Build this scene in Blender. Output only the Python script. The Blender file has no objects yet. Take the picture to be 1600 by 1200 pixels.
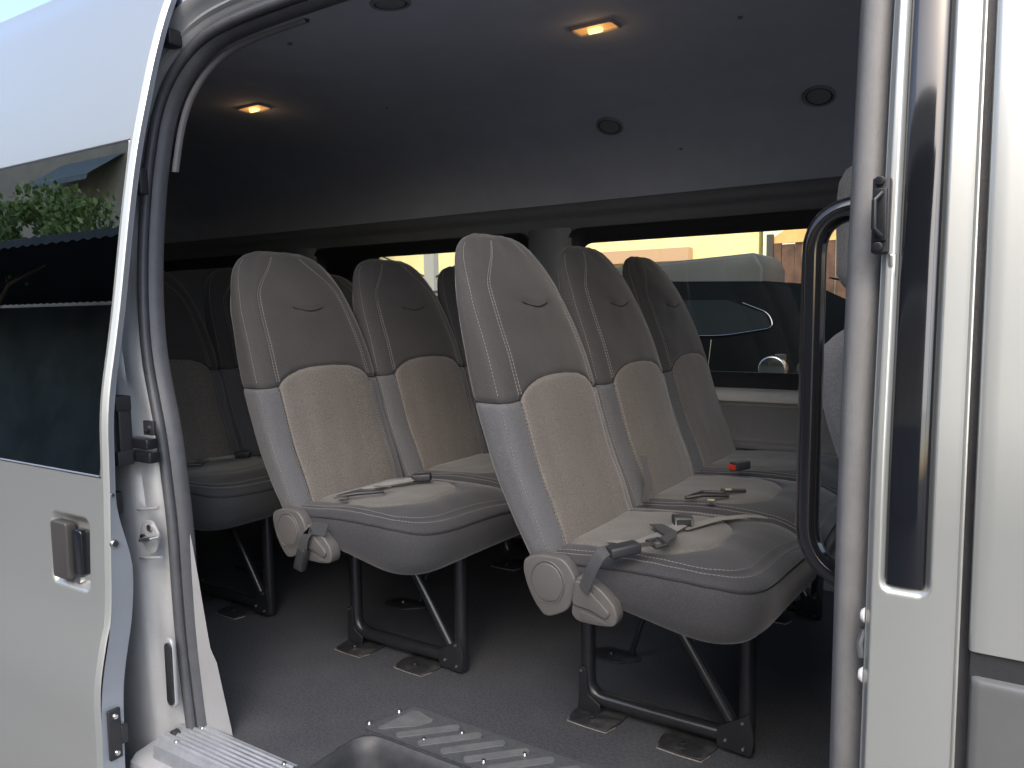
import bpy, bmesh, math, random
from mathutils import Vector, Matrix, Euler, noise as mnoise
random.seed(7)
S = bpy.context.scene
COL = S.collection
# ------------------------------------------------------------------ camera
YAW, PITCH, ROLL, F = 0.5624, 0.0914, -0.0135, 1.1952
fw = Vector((-math.sin(YAW)*math.cos(PITCH), math.cos(YAW)*math.cos(PITCH), -math.sin(PITCH)))
rt = Vector((math.cos(YAW), math.sin(YAW), 0)); up = rt.cross(fw)
c_, s_ = math.cos(ROLL), math.sin(ROLL)
r2 = c_*rt + s_*up; u2 = -s_*rt + c_*up
cam = bpy.data.objects.new('camera', bpy.data.cameras.new('camera')); COL.objects.link(cam)
M = Matrix((r2, u2, -fw)).transposed().to_4x4(); M.translation = Vector((0, 0, 1.0))
cam.matrix_world = M
cam.data.sensor_width = 36; cam.data.lens = F*1000/1600*36
cam.data.clip_start = .02; cam.data.clip_end = 500
S.camera = cam
# ------------------------------------------------------------------ world, sun, exposure
SUN_EL, SUN_AZ = math.radians(46), math.radians(160)    # azimuth clockwise from +Y
w = bpy.data.worlds.new('World'); S.world = w; w.use_nodes = True
wn = w.node_tree; bg = wn.nodes['Background']
sky = wn.nodes.new('ShaderNodeTexSky'); sky.sky_type = 'NISHITA'; sky.sun_disc = False
sky.sun_elevation = SUN_EL; sky.sun_rotation = SUN_AZ
sky.air_density = 1.0; sky.dust_density = 3.0; sky.ozone_density = 0.6
wn.links.new(sky.outputs[0], bg.inputs[0]); bg.inputs[1].default_value = 0.15
sl = bpy.data.lights.new('sun', 'SUN'); sl.energy = 0.6; sl.angle = math.radians(70); sl.color = (1, .97, .93)
so = bpy.data.objects.new('sun', sl); COL.objects.link(so)
sd = Vector((math.sin(SUN_AZ)*math.cos(SUN_EL), math.cos(SUN_AZ)*math.cos(SUN_EL), math.sin(SUN_EL)))
so.rotation_euler = (-sd).to_track_quat('-Z', 'Y').to_euler(); so.location = (0, -3, 9)
vs = S.view_settings; S.display_settings.display_device = 'sRGB'
vs.view_transform = 'Standard'; vs.look = 'None'; vs.gamma = 1; vs.use_curve_mapping = False
vs.exposure = 1.5
S.render.engine = 'CYCLES'
S.cycles.max_bounces = 10; S.cycles.diffuse_bounces = 6; S.cycles.transparent_max_bounces = 12

# ------------------------------------------------------------------ materials
def mat(name, col, rough=.6, metal=0, noise=0, nscale=50, bump=0, bscale=400, coat=0, spec=.5, emit=None, estr=0, sheen=0, uv=False):
    m = bpy.data.materials.new(name); m.use_nodes = True
    n = m.node_tree.nodes; l = m.node_tree.links; b = n['Principled BSDF']
    b.inputs['Base Color'].default_value = (*col, 1); b.inputs['Roughness'].default_value = rough
    b.inputs['Metallic'].default_value = metal; b.inputs['Specular IOR Level'].default_value = spec
    b.inputs['Coat Weight'].default_value = coat; b.inputs['Coat Roughness'].default_value = .05
    if sheen: b.inputs['Sheen Weight'].default_value = sheen; b.inputs['Sheen Roughness'].default_value = .5
    if emit: b.inputs['Emission Color'].default_value = (*emit, 1); b.inputs['Emission Strength'].default_value = estr
    tc = n.new('ShaderNodeTexCoord')
    if noise:
        t = n.new('ShaderNodeTexNoise'); t.inputs['Scale'].default_value = nscale; t.inputs['Detail'].default_value = 4
        t.inputs['Roughness'].default_value = .65
        l.new(tc.outputs['Object'], t.inputs['Vector'])
        mr = n.new('ShaderNodeMapRange'); mr.inputs[1].default_value = .3; mr.inputs[2].default_value = .7
        mr.inputs[3].default_value = 1-noise; mr.inputs[4].default_value = 1+noise
        l.new(t.outputs['Fac'], mr.inputs[0])
        mx = n.new('ShaderNodeVectorMath'); mx.operation = 'SCALE'; mx.inputs[0].default_value = col
        l.new(mr.outputs[0], mx.inputs['Scale']); l.new(mx.outputs[0], b.inputs['Base Color'])
    if bump:
        t2 = n.new('ShaderNodeTexNoise'); t2.inputs['Scale'].default_value = bscale; t2.inputs['Detail'].default_value = 2
        l.new(tc.outputs['Object'], t2.inputs['Vector'])
        bp = n.new('ShaderNodeBump'); bp.inputs['Strength'].default_value = bump; bp.inputs['Distance'].default_value = .002
        l.new(t2.outputs['Fac'], bp.inputs['Height']); l.new(bp.outputs[0], b.inputs['Normal'])
    return m

def fabric(name, col, strip=False, fine=900, con=.22):
    """woven cloth: two scales of fleck, soft creases; optional perforated strip from the UV map"""
    m = bpy.data.materials.new(name); m.use_nodes = True
    n = m.node_tree.nodes; l = m.node_tree.links; b = n['Principled BSDF']
    b.inputs['Roughness'].default_value = .85; b.inputs['Specular IOR Level'].default_value = .25
    b.inputs['Sheen Weight'].default_value = .25; b.inputs['Sheen Roughness'].default_value = .4
    tc = n.new('ShaderNodeTexCoord')
    a = n.new('ShaderNodeTexNoise'); a.inputs['Scale'].default_value = fine*.45; a.inputs['Detail'].default_value = 3
    a2 = n.new('ShaderNodeTexNoise'); a2.inputs['Scale'].default_value = 7; a2.inputs['Detail'].default_value = 5
    l.new(tc.outputs['Object'], a.inputs['Vector']); l.new(tc.outputs['Object'], a2.inputs['Vector'])
    m1 = n.new('ShaderNodeMapRange'); m1.inputs[1].default_value = .35; m1.inputs[2].default_value = .65; m1.inputs[3].default_value = 1-con; m1.inputs[4].default_value = 1+con
    m2 = n.new('ShaderNodeMapRange'); m2.inputs[1].default_value = .3; m2.inputs[2].default_value = .7; m2.inputs[3].default_value = .93; m2.inputs[4].default_value = 1.07
    l.new(a.outputs['Fac'], m1.inputs[0]); l.new(a2.outputs['Fac'], m2.inputs[0])
    mu = n.new('ShaderNodeMath'); mu.operation = 'MULTIPLY'; l.new(m1.outputs[0], mu.inputs[0]); l.new(m2.outputs[0], mu.inputs[1])
    fac = mu.outputs[0]
    hsrc = a.outputs['Fac']
    if strip:
        uvn = n.new('ShaderNodeUVMap'); sx = n.new('ShaderNodeSeparateXYZ'); l.new(uvn.outputs[0], sx.inputs[0])
        vo = n.new('ShaderNodeTexVoronoi'); vo.inputs['Scale'].default_value = 170; vo.inputs['Randomness'].default_value = .35
        l.new(uvn.outputs[0], vo.inputs['Vector'])
        dot = n.new('ShaderNodeMapRange'); dot.inputs[1].default_value = .25; dot.inputs[2].default_value = .45; dot.inputs[3].default_value = .72; dot.inputs[4].default_value = 1.18
        l.new(vo.outputs['Distance'], dot.inputs[0])
        g1 = n.new('ShaderNodeMath'); g1.operation = 'GREATER_THAN'; g1.inputs[1].default_value = .065; l.new(sx.outputs[0], g1.inputs[0])
        g2 = n.new('ShaderNodeMath'); g2.operation = 'LESS_THAN'; g2.inputs[1].default_value = .150; l.new(sx.outputs[0], g2.inputs[0])
        gm = n.new('ShaderNodeMath'); gm.operation = 'MULTIPLY'; l.new(g1.outputs[0], gm.inputs[0]); l.new(g2.outputs[0], gm.inputs[1])
        mxf = n.new('ShaderNodeMix'); mxf.data_type = 'FLOAT'; mxf.inputs[2].default_value = 1
        l.new(gm.outputs[0], mxf.inputs[0]); l.new(dot.outputs[0], mxf.inputs[3])
        m3 = n.new('ShaderNodeMath'); m3.operation = 'MULTIPLY'; l.new(fac, m3.inputs[0]); l.new(mxf.outputs[0], m3.inputs[1]); fac = m3.outputs[0]
    sc = n.new('ShaderNodeVectorMath'); sc.operation = 'SCALE'; sc.inputs[0].default_value = col
    l.new(fac, sc.inputs['Scale']); l.new(sc.outputs[0], b.inputs['Base Color'])
    bp = n.new('ShaderNodeBump'); bp.inputs['Strength'].default_value = .2; bp.inputs['Distance'].default_value = .0006
    l.new(hsrc, bp.inputs['Height'])
    wv = n.new('ShaderNodeBump'); wv.inputs['Strength'].default_value = .25; wv.inputs['Distance'].default_value = .01
    l.new(a2.outputs['Fac'], wv.inputs['Height']); l.new(bp.outputs[0], wv.inputs['Normal']); l.new(wv.outputs[0], b.inputs['Normal'])
    return m

def paint(name, col):
    m = mat(name, col, rough=.33, metal=.55, noise=.02, nscale=600, coat=.6)
    n = m.node_tree.nodes; l = m.node_tree.links; b = n['Principled BSDF']
    b.inputs['Coat Roughness'].default_value = .12
    t = n.new('ShaderNodeTexNoise'); t.inputs['Scale'].default_value = 2.2; t.inputs['Detail'].default_value = 2
    tc = n.new('ShaderNodeTexCoord'); l.new(tc.outputs['Object'], t.inputs['Vector'])
    bp = n.new('ShaderNodeBump'); bp.inputs['Strength'].default_value = .15; bp.inputs['Distance'].default_value = .02
    l.new(t.outputs['Fac'], bp.inputs['Height']); l.new(bp.outputs[0], b.inputs['Normal'])
    return m

def glass(name, tint, rough=.0, ior=1.5, mixf=None):
    m = bpy.data.materials.new(name); m.use_nodes = True
    n = m.node_tree.nodes; l = m.node_tree.links; n.clear()
    o = n.new('ShaderNodeOutputMaterial'); t = n.new('ShaderNodeBsdfTransparent'); t.inputs[0].default_value = (*tint, 1)
    g = n.new('ShaderNodeBsdfGlossy'); g.inputs['Roughness'].default_value = rough
    fr = n.new('ShaderNodeFresnel'); fr.inputs[0].default_value = ior
    mx = n.new('ShaderNodeMixShader'); l.new(fr.outputs[0], mx.inputs[0]); l.new(t.outputs[0], mx.inputs[1]); l.new(g.outputs[0], mx.inputs[2])
    l.new(mx.outputs[0], o.inputs[0])
    return m

SILVER = paint('silver metallic paint', (.41, .425, .41))
JAMB = mat('silver jamb paint', (.37, .38, .39), rough=.42, metal=.25, noise=.05, nscale=9, bump=.15, bscale=12)
SEAL = mat('ribbed door rubber', (.07, .072, .08), rough=.45, noise=.12, nscale=30, bump=.2, bscale=300)
SEAL_LIT = mat('lit grey door rubber', (.19, .19, .188), rough=.55, noise=.10, nscale=25, bump=.2, bscale=300)  # same rubber as the rear seal, with the daylight on it coloured in
BLACKG = mat('gloss black plastic', (.008, .009, .012), rough=.08, coat=.5, bump=.08, bscale=14)
BLACKP = mat('matt black plastic', (.02, .021, .024), rough=.5, noise=.15, nscale=80, bump=.2, bscale=500)
WELLP = mat('moulded step plastic', (.035, .037, .042), rough=.42, noise=.2, nscale=40, bump=.3, bscale=700)
TUBE = mat('satin black tube', (.013, .014, .017), rough=.28, noise=.2, nscale=60)
HANDM = mat('gloss black handle tube', (.012, .012, .014), rough=.1, coat=.8)
PLATE = mat('black floor plate', (.020, .021, .024), rough=.35, noise=.35, nscale=40, bump=.2, bscale=90)
STEEL = mat('worn steel', (.55, .55, .54), rough=.3, metal=1, noise=.15, nscale=60)
BRASS = mat('worn bright edge', (.5, .47, .42), rough=.4, metal=.8, noise=.3, nscale=120)
ALU = mat('ribbed aluminium sill', (.40, .42, .45), rough=.42, metal=.6, noise=.12, nscale=25, bump=.2, bscale=160)
TAUPE = mat('taupe moulded plastic', (.088, .085, .083), rough=.45, noise=.04, nscale=60, bump=.25, bscale=1400)
TAUPED = mat('taupe recess plastic', (.07, .068, .066), rough=.5, bump=.25, bscale=1400)
COVER = fabric('charcoal stretch fabric', (.050, .048, .049), fine=1200)
SIDE = fabric('slate side fabric', (.090, .092, .098), fine=1100)
INSERT = fabric('heather grey weave', (.126, .115, .106), strip=True, con=.26, fine=800)
CUSH = fabric('slate cushion fabric', (.038, .039, .043), fine=1000)
CINS = fabric('light heather cushion weave', (.108, .104, .097), fine=800, con=.24)
FRONTF = fabric('plain grey fabric', (.20, .20, .20), fine=900)
THREAD = mat('pale stitching thread', (.22, .21, .20), rough=.8)
GROOVE = mat('black seam shade', (.012, .012, .013), rough=.9)  # shade inside seams and creases, put in as thin black tubes
STRAP = mat('dark webbing', (.045, .047, .05), rough=.55, noise=.2, nscale=300, bump=.5, bscale=900)
RED = mat('red release button', (.45, .03, .02), rough=.4)
HEADL = mat('grey headliner cloth', (.42, .45, .52), rough=.9, noise=.05, nscale=9, bump=.25, bscale=500)
TRIM = mat('dark grey interior trim', (.15, .155, .17), rough=.5, noise=.05, nscale=20, bump=.2, bscale=800)
TRIM_LIT = mat('lit grey sill trim', (.50, .49, .47), rough=.38, noise=.05, nscale=20, bump=.15, bscale=600)  # grey lightened so the door light caught by the sill is in the colour
FLOORM = mat('speckled vinyl floor', (.046, .049, .057), rough=.6, noise=.6, nscale=150, bump=.35, bscale=900)
LAMPG = mat('lit lamp lens', (.9, .6, .3), rough=.3, emit=(1.0, .40, .10), estr=.15)
LAMPB = mat('glowing bulb', (1, .9, .6), emit=(1.0, .72, .28), estr=.5)
TINT = glass('tinted side glass', (.82, .83, .74))
DOORG = glass('dark privacy glass', (.16, .19, .19), ior=3.3)
# floor : add dirt patches / scuffs
def add_dust(m, scale, lo, hi, col, amt):
    n = m.node_tree.nodes; l = m.node_tree.links; b = n['Principled BSDF']
    src = b.inputs['Base Color'].links[0].from_socket
    tc = n.new('ShaderNodeTexCoord'); t = n.new('ShaderNodeTexNoise'); t.inputs['Scale'].default_value = scale; t.inputs['Detail'].default_value = 8; t.inputs['Roughness'].default_value = .7
    l.new(tc.outputs['Object'], t.inputs['Vector'])
    mr = n.new('ShaderNodeMapRange'); mr.inputs[1].default_value = lo; mr.inputs[2].default_value = hi; mr.inputs[3].default_value = 0; mr.inputs[4].default_value = amt
    l.new(t.outputs['Fac'], mr.inputs[0])
    mx = n.new('ShaderNodeMix'); mx.data_type = 'RGBA'; mx.inputs[7].default_value = (*col, 1)
    l.new(mr.outputs[0], mx.inputs[0]); l.new(src, mx.inputs[6]); l.new(mx.outputs[2], b.inputs['Base Color'])
add_dust(FLOORM, 5, .45, .75, (.12, .12, .12), .25)
add_dust(PLATE, 30, .5, .7, (.14, .13, .12), .35)
add_dust(JAMB, 12, .5, .8, (.30, .28, .25), .5)
add_dust(HEADL, 1.3, .45, .7, (.34, .37, .44), .5)
add_dust(WELLP, 14, .5, .8, (.12, .12, .12), .3)

# ------------------------------------------------------------------ helpers
def link(name, me, m=None, parent=None, smooth=True):
    o = bpy.data.objects.new(name, me); COL.objects.link(o)
    if m: 
        for mm in (m if isinstance(m, (list, tuple)) else [m]): me.materials.append(mm)
    if parent: o.parent = parent
    if smooth:
        for p in me.polygons: p.use_smooth = True
    return o
def pyd(name, v, f, m=None, parent=None, smooth=True):
    me = bpy.data.meshes.new(name); me.from_pydata([tuple(a) for a in v], [], f); me.update()
    return link(name, me, m, parent, smooth)
class MB:
    def __init__(s): s.v = []; s.f = []
    def add(s, v, f):
        k = len(s.v); s.v += [tuple(a) for a in v]; s.f += [tuple(i+k for i in q) for q in f]; return s
    def box(s, a, b):
        x0, y0, z0 = a; x1, y1, z1 = b
        v = [(x0,y0,z0),(x1,y0,z0),(x1,y1,z0),(x0,y1,z0),(x0,y0,z1),(x1,y0,z1),(x1,y1,z1),(x0,y1,z1)]
        return s.add(v, [(0,3,2,1),(4,5,6,7),(0,1,5,4),(1,2,6,5),(2,3,7,6),(3,0,4,7)])
    def obox(s, c, ex, ey, ez, sx, sy, sz):
        c = Vector(c); ex = Vector(ex).normalized(); ey = Vector(ey).normalized(); ez = Vector(ez).normalized()
        v = [c+ex*sx*i/2+ey*sy*j/2+ez*sz*k/2 for k in (-1,1) for j in (-1,1) for i in (-1,1)]
        return s.add(v, [(0,2,3,1),(4,5,7,6),(0,1,5,4),(1,3,7,5),(3,2,6,7),(2,0,4,6)])
    def cyl(s, p, q, r, n=20, r2=None, cap=True):
        p = Vector(p); q = Vector(q); d = (q-p).normalized(); a = d.orthogonal().normalized(); b = d.cross(a); r2 = r if r2 is None else r2
        v = [p+(a*math.cos(t)+b*math.sin(t))*r for t in [2*math.pi*i/n for i in range(n)]] + [q+(a*math.cos(t)+b*math.sin(t))*r2 for t in [2*math.pi*i/n for i in range(n)]]
        f = [(i, (i+1) % n, n+(i+1) % n, n+i) for i in range(n)]
        if cap: f += [tuple(range(n-1, -1, -1)), tuple(range(n, 2*n))]
        return s.add(v, f)
    def tube(s, pts, r, n=12, sy=1.0, cap=True):
        pts = [Vector(p) for p in pts]; N = len(pts); rings = []; prev = None
        for i, p in enumerate(pts):
            t = (pts[min(i+1, N-1)]-pts[max(i-1, 0)]).normalized()
            a = t.orthogonal().normalized() if prev is None else (prev-t*prev.dot(t)).normalized()
            prev = a; b = t.cross(a); rr = r(i/(N-1)) if callable(r) else r
            rings.append([p+a*math.cos(k*2*math.pi/n)*rr+b*math.sin(k*2*math.pi/n)*rr*sy for k in range(n)])
        v = [q for R in rings for q in R]
        f = [(i*n+k, i*n+(k+1) % n, (i+1)*n+(k+1) % n, (i+1)*n+k) for i in range(N-1) for k in range(n)]
        if cap: f += [tuple(range(n-1, -1, -1)), tuple((N-1)*n+k for k in range(n))]
        return s.add(v, f)
    def grid(s, P):
        R = len(P); C = len(P[0]); v = [q for row in P for q in row]
        return s.add(v, [(i*C+j, i*C+j+1, (i+1)*C+j+1, (i+1)*C+j) for i in range(R-1) for j in range(C-1)])
    def prism(s, poly, axis, a, b):
        """poly: 2-D points; axis 1: poly is (x,z) extruded in y ; 2: (x,y) in z ; 0: (y,z) in x"""
        def P(p, t): return {1: (p[0], t, p[1]), 2: (p[0], p[1], t), 0: (t, p[0], p[1])}[axis]
        n = len(poly); v = [P(p, a) for p in poly]+[P(p, b) for p in poly]
        f = [(i, (i+1) % n, n+(i+1) % n, n+i) for i in range(n)]+[tuple(range(n-1, -1, -1)), tuple(range(n, 2*n))]
        return s.add(v, f)
    def ribbon(s, pts, side, wd, th=.0015):
        pts = [Vector(p) for p in pts]; L = []; 
        for i, p in enumerate(pts):
            sd_ = Vector(side[i] if isinstance(side, list) else side).normalized()
            t = (pts[min(i+1, len(pts)-1)]-pts[max(i-1, 0)]).normalized(); nn = t.cross(sd_).normalized()
            L.append([p-sd_*wd/2-nn*th/2, p+sd_*wd/2-nn*th/2, p+sd_*wd/2+nn*th/2, p-sd_*wd/2+nn*th/2])
        v = [q for R in L for q in R]; f = []
        for i in range(len(L)-1):
            for k in range(4): f.append((i*4+k, i*4+(k+1) % 4, (i+1)*4+(k+1) % 4, (i+1)*4+k))
        f += [(3, 2, 1, 0), tuple(len(L)*4-4+k for k in range(4))]
        return s.add(v, f)
    def build(s, name, m=None, parent=None, smooth=True, bevel=0, seg=3, auto=40):
        me = bpy.data.meshes.new(name); me.from_pydata(s.v, [], s.f); me.update()
        bm = bmesh.new(); bm.from_mesh(me); bmesh.ops.recalc_face_normals(bm, faces=bm.faces)
        if bevel:
            ed = [e for e in bm.edges if len(e.link_faces) == 2 and e.calc_face_angle(0) > math.radians(35)]
            bmesh.ops.bevel(bm, geom=ed, offset=bevel, segments=seg, profile=.5, affect='EDGES', clamp_overlap=True)
        bm.to_mesh(me); bm.free()
        o = link(name, me, m, parent, smooth)
        if smooth:
            try: me.set_sharp_from_angle(angle=math.radians(auto))
            except Exception: pass
        return o
def bend(pts, rads, k=7):
    """polyline with rounded corners"""
    out = [Vector(pts[0])]
    for i in range(1, len(pts)-1):
        p = Vector(pts[i]); a = (Vector(pts[i-1])-p); b = (Vector(pts[i+1])-p); r = rads if not isinstance(rads, (list, tuple)) else rads[i-1]
        r = min(r, a.length*.48, b.length*.48); a = p+a.normalized()*r; b = p+b.normalized()*r
        for j in range(k+1):
            t = j/k; out.append(a*(1-t)**2+p*2*t*(1-t)+b*t*t)
    out.append(Vector(pts[-1])); return out
def rrect(cx, cy, w_, h_, r, k=6):
    P = []
    for sx, sy, a0 in ((1,1,0),(-1,1,90),(-1,-1,180),(1,-1,270)):
        for j in range(k+1):
            a = math.radians(a0+90*j/k); P.append((cx+sx*(w_/2-r)+r*math.cos(a), cy+sy*(h_/2-r)+r*math.sin(a)))
    return P
def rpoly(pts, r, k=5):
    n = len(pts); out = []
    for i in range(n):
        p = Vector(pts[i]); a = Vector(pts[i-1])-p; b = Vector(pts[(i+1) % n])-p
        rr = min(r[i] if isinstance(r, (list, tuple)) else r, a.length*.45, b.length*.45); a = p+a.normalized()*rr; b = p+b.normalized()*rr
        for j in range(k+1):
            t = j/k; q = a*(1-t)**2+p*2*t*(1-t)+b*t*t; out.append((q.x, q.y))
    return out
def lerp(T, x):
    if x <= T[0][0]: return T[0][1]
    for (a, u), (b, v) in zip(T, T[1:]):
        if x <= b: return u+(v-u)*(x-a)/(b-a)
    return T[-1][1]
def smo(T, x, h=.03):
    return sum(lerp(T, x+d*h)*w_ for d, w_ in ((-1, .2), (-.5, .2), (0, .2), (.5, .2), (1, .2)))
def sst(a, b, x):
    t = max(0, min(1, (x-a)/(b-a))); return t*t*(3-2*t)
def root(name, loc, label, cat, group=None):
    o = bpy.data.objects.new(name, None); COL.objects.link(o); o.location = loc; o.empty_display_size = .1
    tag(o, label, cat, group); return o
def tag(o, label, cat=None, group=None, kind=None):
    o['label'] = label
    if cat: o['category'] = cat
    if group: o['group'] = group
    if kind: o['kind'] = kind
    return o
def structure(o, label=None, cat=None):
    o['kind'] = 'structure'
    if label: o['label'] = label
    if cat: o['category'] = cat
    return o
def dup_tree(o, parent=None, loc=None):
    c = o.copy(); COL.objects.link(c); c.parent = parent
    if loc is not None: c.location = loc
    for ch in list(o.children): dup_tree(ch, c)
    return c

# body side profiles (y of the outer skin as a function of height above the van floor)
BT = [(-.5, 1.03), (-.1, 1.0), (.3, 1.012), (.62, 1.035), (.8, 1.042), (1.0, 1.075), (1.27, 1.118), (1.4, 1.142), (1.62, 1.20), (1.78, 1.255), (1.88, 1.34), (1.95, 1.5), (1.98, 1.7)]
DT = [(-.5, .91), (-.1, .888), (.17, .898), (.27, .925), (.32, .934), (.62, .948), (.8, .953), (1.0, .993), (1.27, 1.037), (1.4, 1.062), (1.62, 1.120), (1.767, 1.17), (1.85, 1.215), (1.92, 1.27), (1.97, 1.34)]
AT = [(-.5, 1.10), (.3, 1.105), (.7, 1.113), (1.0, 1.14), (1.24, 1.175), (1.45, 1.21), (1.64, 1.248), (1.72, 1.272), (1.8, 1.31)]
def bodyY(z): return smo(BT, z, .06)
def doorY(z): return smo(DT, z, .06)
def apY(z): return smo(AT, z, .08)

# ================================================================== SETTING
g = MB().grid([[(x, y, -.68) for x in (-120, -30, 0, 30, 120)] for y in (-120, -30, 0, 30, 120)]).build('ground', mat('concrete yard', (.125, .125, .13), rough=.85, noise=.15, nscale=1.5, bump=.3, bscale=60))
structure(g)

# ================================================================== VAN
van = root('passenger_van', (0, 0, -.68), 'silver passenger van with its sliding door open, seen from just outside the doorway', 'van')
VZ = .68
def vpart(o):   # geometry is authored in world space; van root sits on the ground
    return o
class VP(MB):
    def build(s, name, m=None, parent=None, **k):
        par = parent or van
        s.v = [(a, b, c+VZ) for a, b, c in s.v] if True else s.v
        return MB.build(s, name, m, par, **k)

# ---- floor with rounded step-well cut-out
hole = [(-1.25, 1.10)]
for j in range(9):
    a = math.radians(180-90*j/8); hole.append((-1.25+.055+.055*math.cos(a), 1.295-.055+.055*math.sin(a)))
hole += [(-.13, 1.295), (-.13, 1.10)]
poly = [(-4.55, 1.10)]+hole+[(1.7, 1.10), (1.7, 2.93), (-4.55, 2.93)]
bm = bmesh.new(); vs_ = [bm.verts.new((x, y, VZ)) for x, y in poly]; f_ = bm.faces.new(vs_)
bmesh.ops.triangulate(bm, faces=[f_]); me = bpy.data.meshes.new('floor'); bm.to_mesh(me); bm.free()
floor = link('floor_covering', me, FLOORM, van, False)
floor.data.update()
# step well
well = VP()
rim = [(p[0], p[1]) for p in hole]
def inset(P, d):
    out = []
    for x, y in P: out.append((x+d if x < -1.0 else (x-d if x > -.2 else x), y-d if y > 1.11 else y))
    return out
lv = [(0, .004), (.006, .006), (.012, .000), (.018, -.012), (.022, -.03), (.034, -.20), (.05, -.215)]
well.grid([[(x, y, z) for x, y in inset(rim, d)] for d, z in lv])
well.box((-1.24, .985, -.235), (-.14, 1.29, -.214))
well.build('step_well', WELLP)
st = VP()
for j in range(6): st.box((-1.16, 1.02+.04*j, -.214), (-.2, 1.035+.04*j, -.210))
st.build('step_tread', WELLP, smooth=False)
# non-slip panel and slats
pn = VP(); pn.prism(rpoly([(-1.262, 1.305), (-.2, 1.305), (-.2, 1.445), (-1.215, 1.445)], .012), 2, .002, .0045)
pan = pn.build('anti_slip_panel', mat('grey anti slip panel', (.065, .07, .075), rough=.5, noise=.3, nscale=150, bump=.3, bscale=700))
SLAT = mat('worn pale slat', (.115, .12, .125), rough=.45, noise=.15, nscale=30)
k = VP(); k.prism(rpoly([(-1.228, 1.312), (-1.150, 1.372), (-1.128, 1.412), (-1.19, 1.428), (-1.205, 1.42)], .012), 2, .005, .008)
k.build('anti_slip_strip', SLAT, pan)
for j in range(13):
    x0 = -1.155+.0655*j
    if x0 > -.33: break
    d = Vector((.104, .103)).normalized(); n_ = Vector((-d.y, d.x))*.0115
    a = Vector((x0-.012, 1.315)); b = Vector((x0+.096, 1.421))
    k = VP(); k.prism(rpoly([tuple(a-n_), tuple(b-n_), tuple(b+n_), tuple(a+n_)], .011), 2, .005, .008)
    k.build('anti_slip_strip', SLAT, pan)
for x, y in [(-1.262, 1.325), (-1.235, 1.405), (-1.04, 1.405), (-1.10, 1.335), (-.865, 1.405), (-.93, 1.335)]:
    k = VP().cyl((x, y, .003), (x, y, .010), .007, 12, .004); k.build('screw', STEEL, pan)
# ---- sill plate (ribbed aluminium) and painted sill under it
sp = VP(); rows = []
ys = [1.015, 1.022]; zs = [-.02, -.003]
prof = [(1.006, -.045), (1.010, -.012), (1.018, -.001)]
for j in range(7):
    y = 1.024+j*.0125; prof += [(y, .001), (y+.003, .0045), (y+.007, .0045), (y+.010, .001)]
prof += [(1.114, .002), (1.117, -.004)]
sp.grid([[(x, y, z) for y, z in prof] for x in (-1.66, -1.45, -1.282)])
sill = sp.build('sill_plate', ALU, auto=25)
for x in (-1.60, -1.31):
    for y in (1.03, 1.10):
        VP().cyl((x, y, .003), (x, y, .0075), .006, 12, .004).build('screw', STEEL, sill)
sb = VP(); sb.grid([[(x, y, z) for y, z in [(1.10, -.03), (1.0, -.045), (.985, -.06), (.98, -.12), (.995, -.35), (1.05, -.5)]] for x in (-1.72, -1.4, -1.27)])
sb.grid([[(x, y, z) for y, z in [(1.02, -.20), (1.0, -.24), (.98, -.27), (.995, -.35), (1.05, -.5)]] for x in (-1.27, -.7, -.12)])
sb.build('door_sill', JAMB)

# ---- ceiling
CP = [(1.30, 1.724), (1.33, 1.745), (1.42, 1.765), (1.6, 1.785), (1.8, 1.80), (2.05, 1.805), (2.3, 1.795), (2.5, 1.768), (2.66, 1.725), (2.76, 1.68), (2.83, 1.61), (2.87, 1.52), (2.885, 1.44)]
ce = VP(); ce.grid([[(x, y, z+.004*math.sin(x*3+y*5)) for y, z in CP] for x in [-4.55+.25*i for i in range(26)]])
ceil = ce.build('ceiling', HEADL, auto=80)
def czn(y): return lerp(CP, y)
# joint across the headliner (moulded ridges)
for x in (-2.05, -.25):
    pass
def dome(x, y):
    z = czn(y)
    e1 = Vector((1, 0, 0)); dy = .02; e2 = Vector((0, dy, czn(y+dy)-czn(y))).normalized(); nn = Vector(e1.cross(e2)); nn = -nn if nn.z > 0 else nn
    return Vector((x, y, z)), e1, e2, nn
def lamp(x, y):
    c, e1, e2, nn = dome(x, y)
    fr = VP(); sx, sy = .135, .075
    def ring(w_, h_, d): return [c+e1*px+e2*py+nn*d for px, py in rrect(0, 0, w_, h_, .012)]
    R = [ring(sx, sy, .0), ring(sx, sy, .006), ring(sx-.006, sy-.006, .009), ring(sx-.014, sy-.014, .008), ring(sx-.016, sy-.016, .004)]
    n = len(R[0]); fr.add([p for r_ in R for p in r_], [(i*n+k, i*n+(k+1) % n, (i+1)*n+(k+1) % n, (i+1)*n+k) for i in range(len(R)-1) for k in range(n)])
    o = fr.build('reading_light', mat('lamp bezel', (.35, .33, .33), rough=.3, noise=.05))
    ln = VP(); q = ring(sx-.017, sy-.017, .0045); ln.add([p for p in q]+[c+nn*.006], [(i, (i+1) % n, n) for i in range(n)]); ln.build('lens', LAMPG, o)
    bl = VP(); bl.cyl(c+e1*-.02+nn*.008, c+e1*.02+nn*.008, .010, 12); bl.build('bulb', LAMPB, o)
    ld = bpy.data.lights.new('bulb_light', 'POINT'); ld.energy = .03; ld.color = (1, .6, .28); ld.shadow_soft_size = .02
    lo = bpy.data.objects.new('bulb_light', ld); COL.objects.link(lo); lo.parent = o; lo.location = Vector((c+nn*.04))+Vector((0, 0, VZ))
lamp(-.985, 2.03); lamp(-2.44, 2.04)
VENT = mat('vent plastic', (.20, .205, .225), rough=.5)
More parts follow.
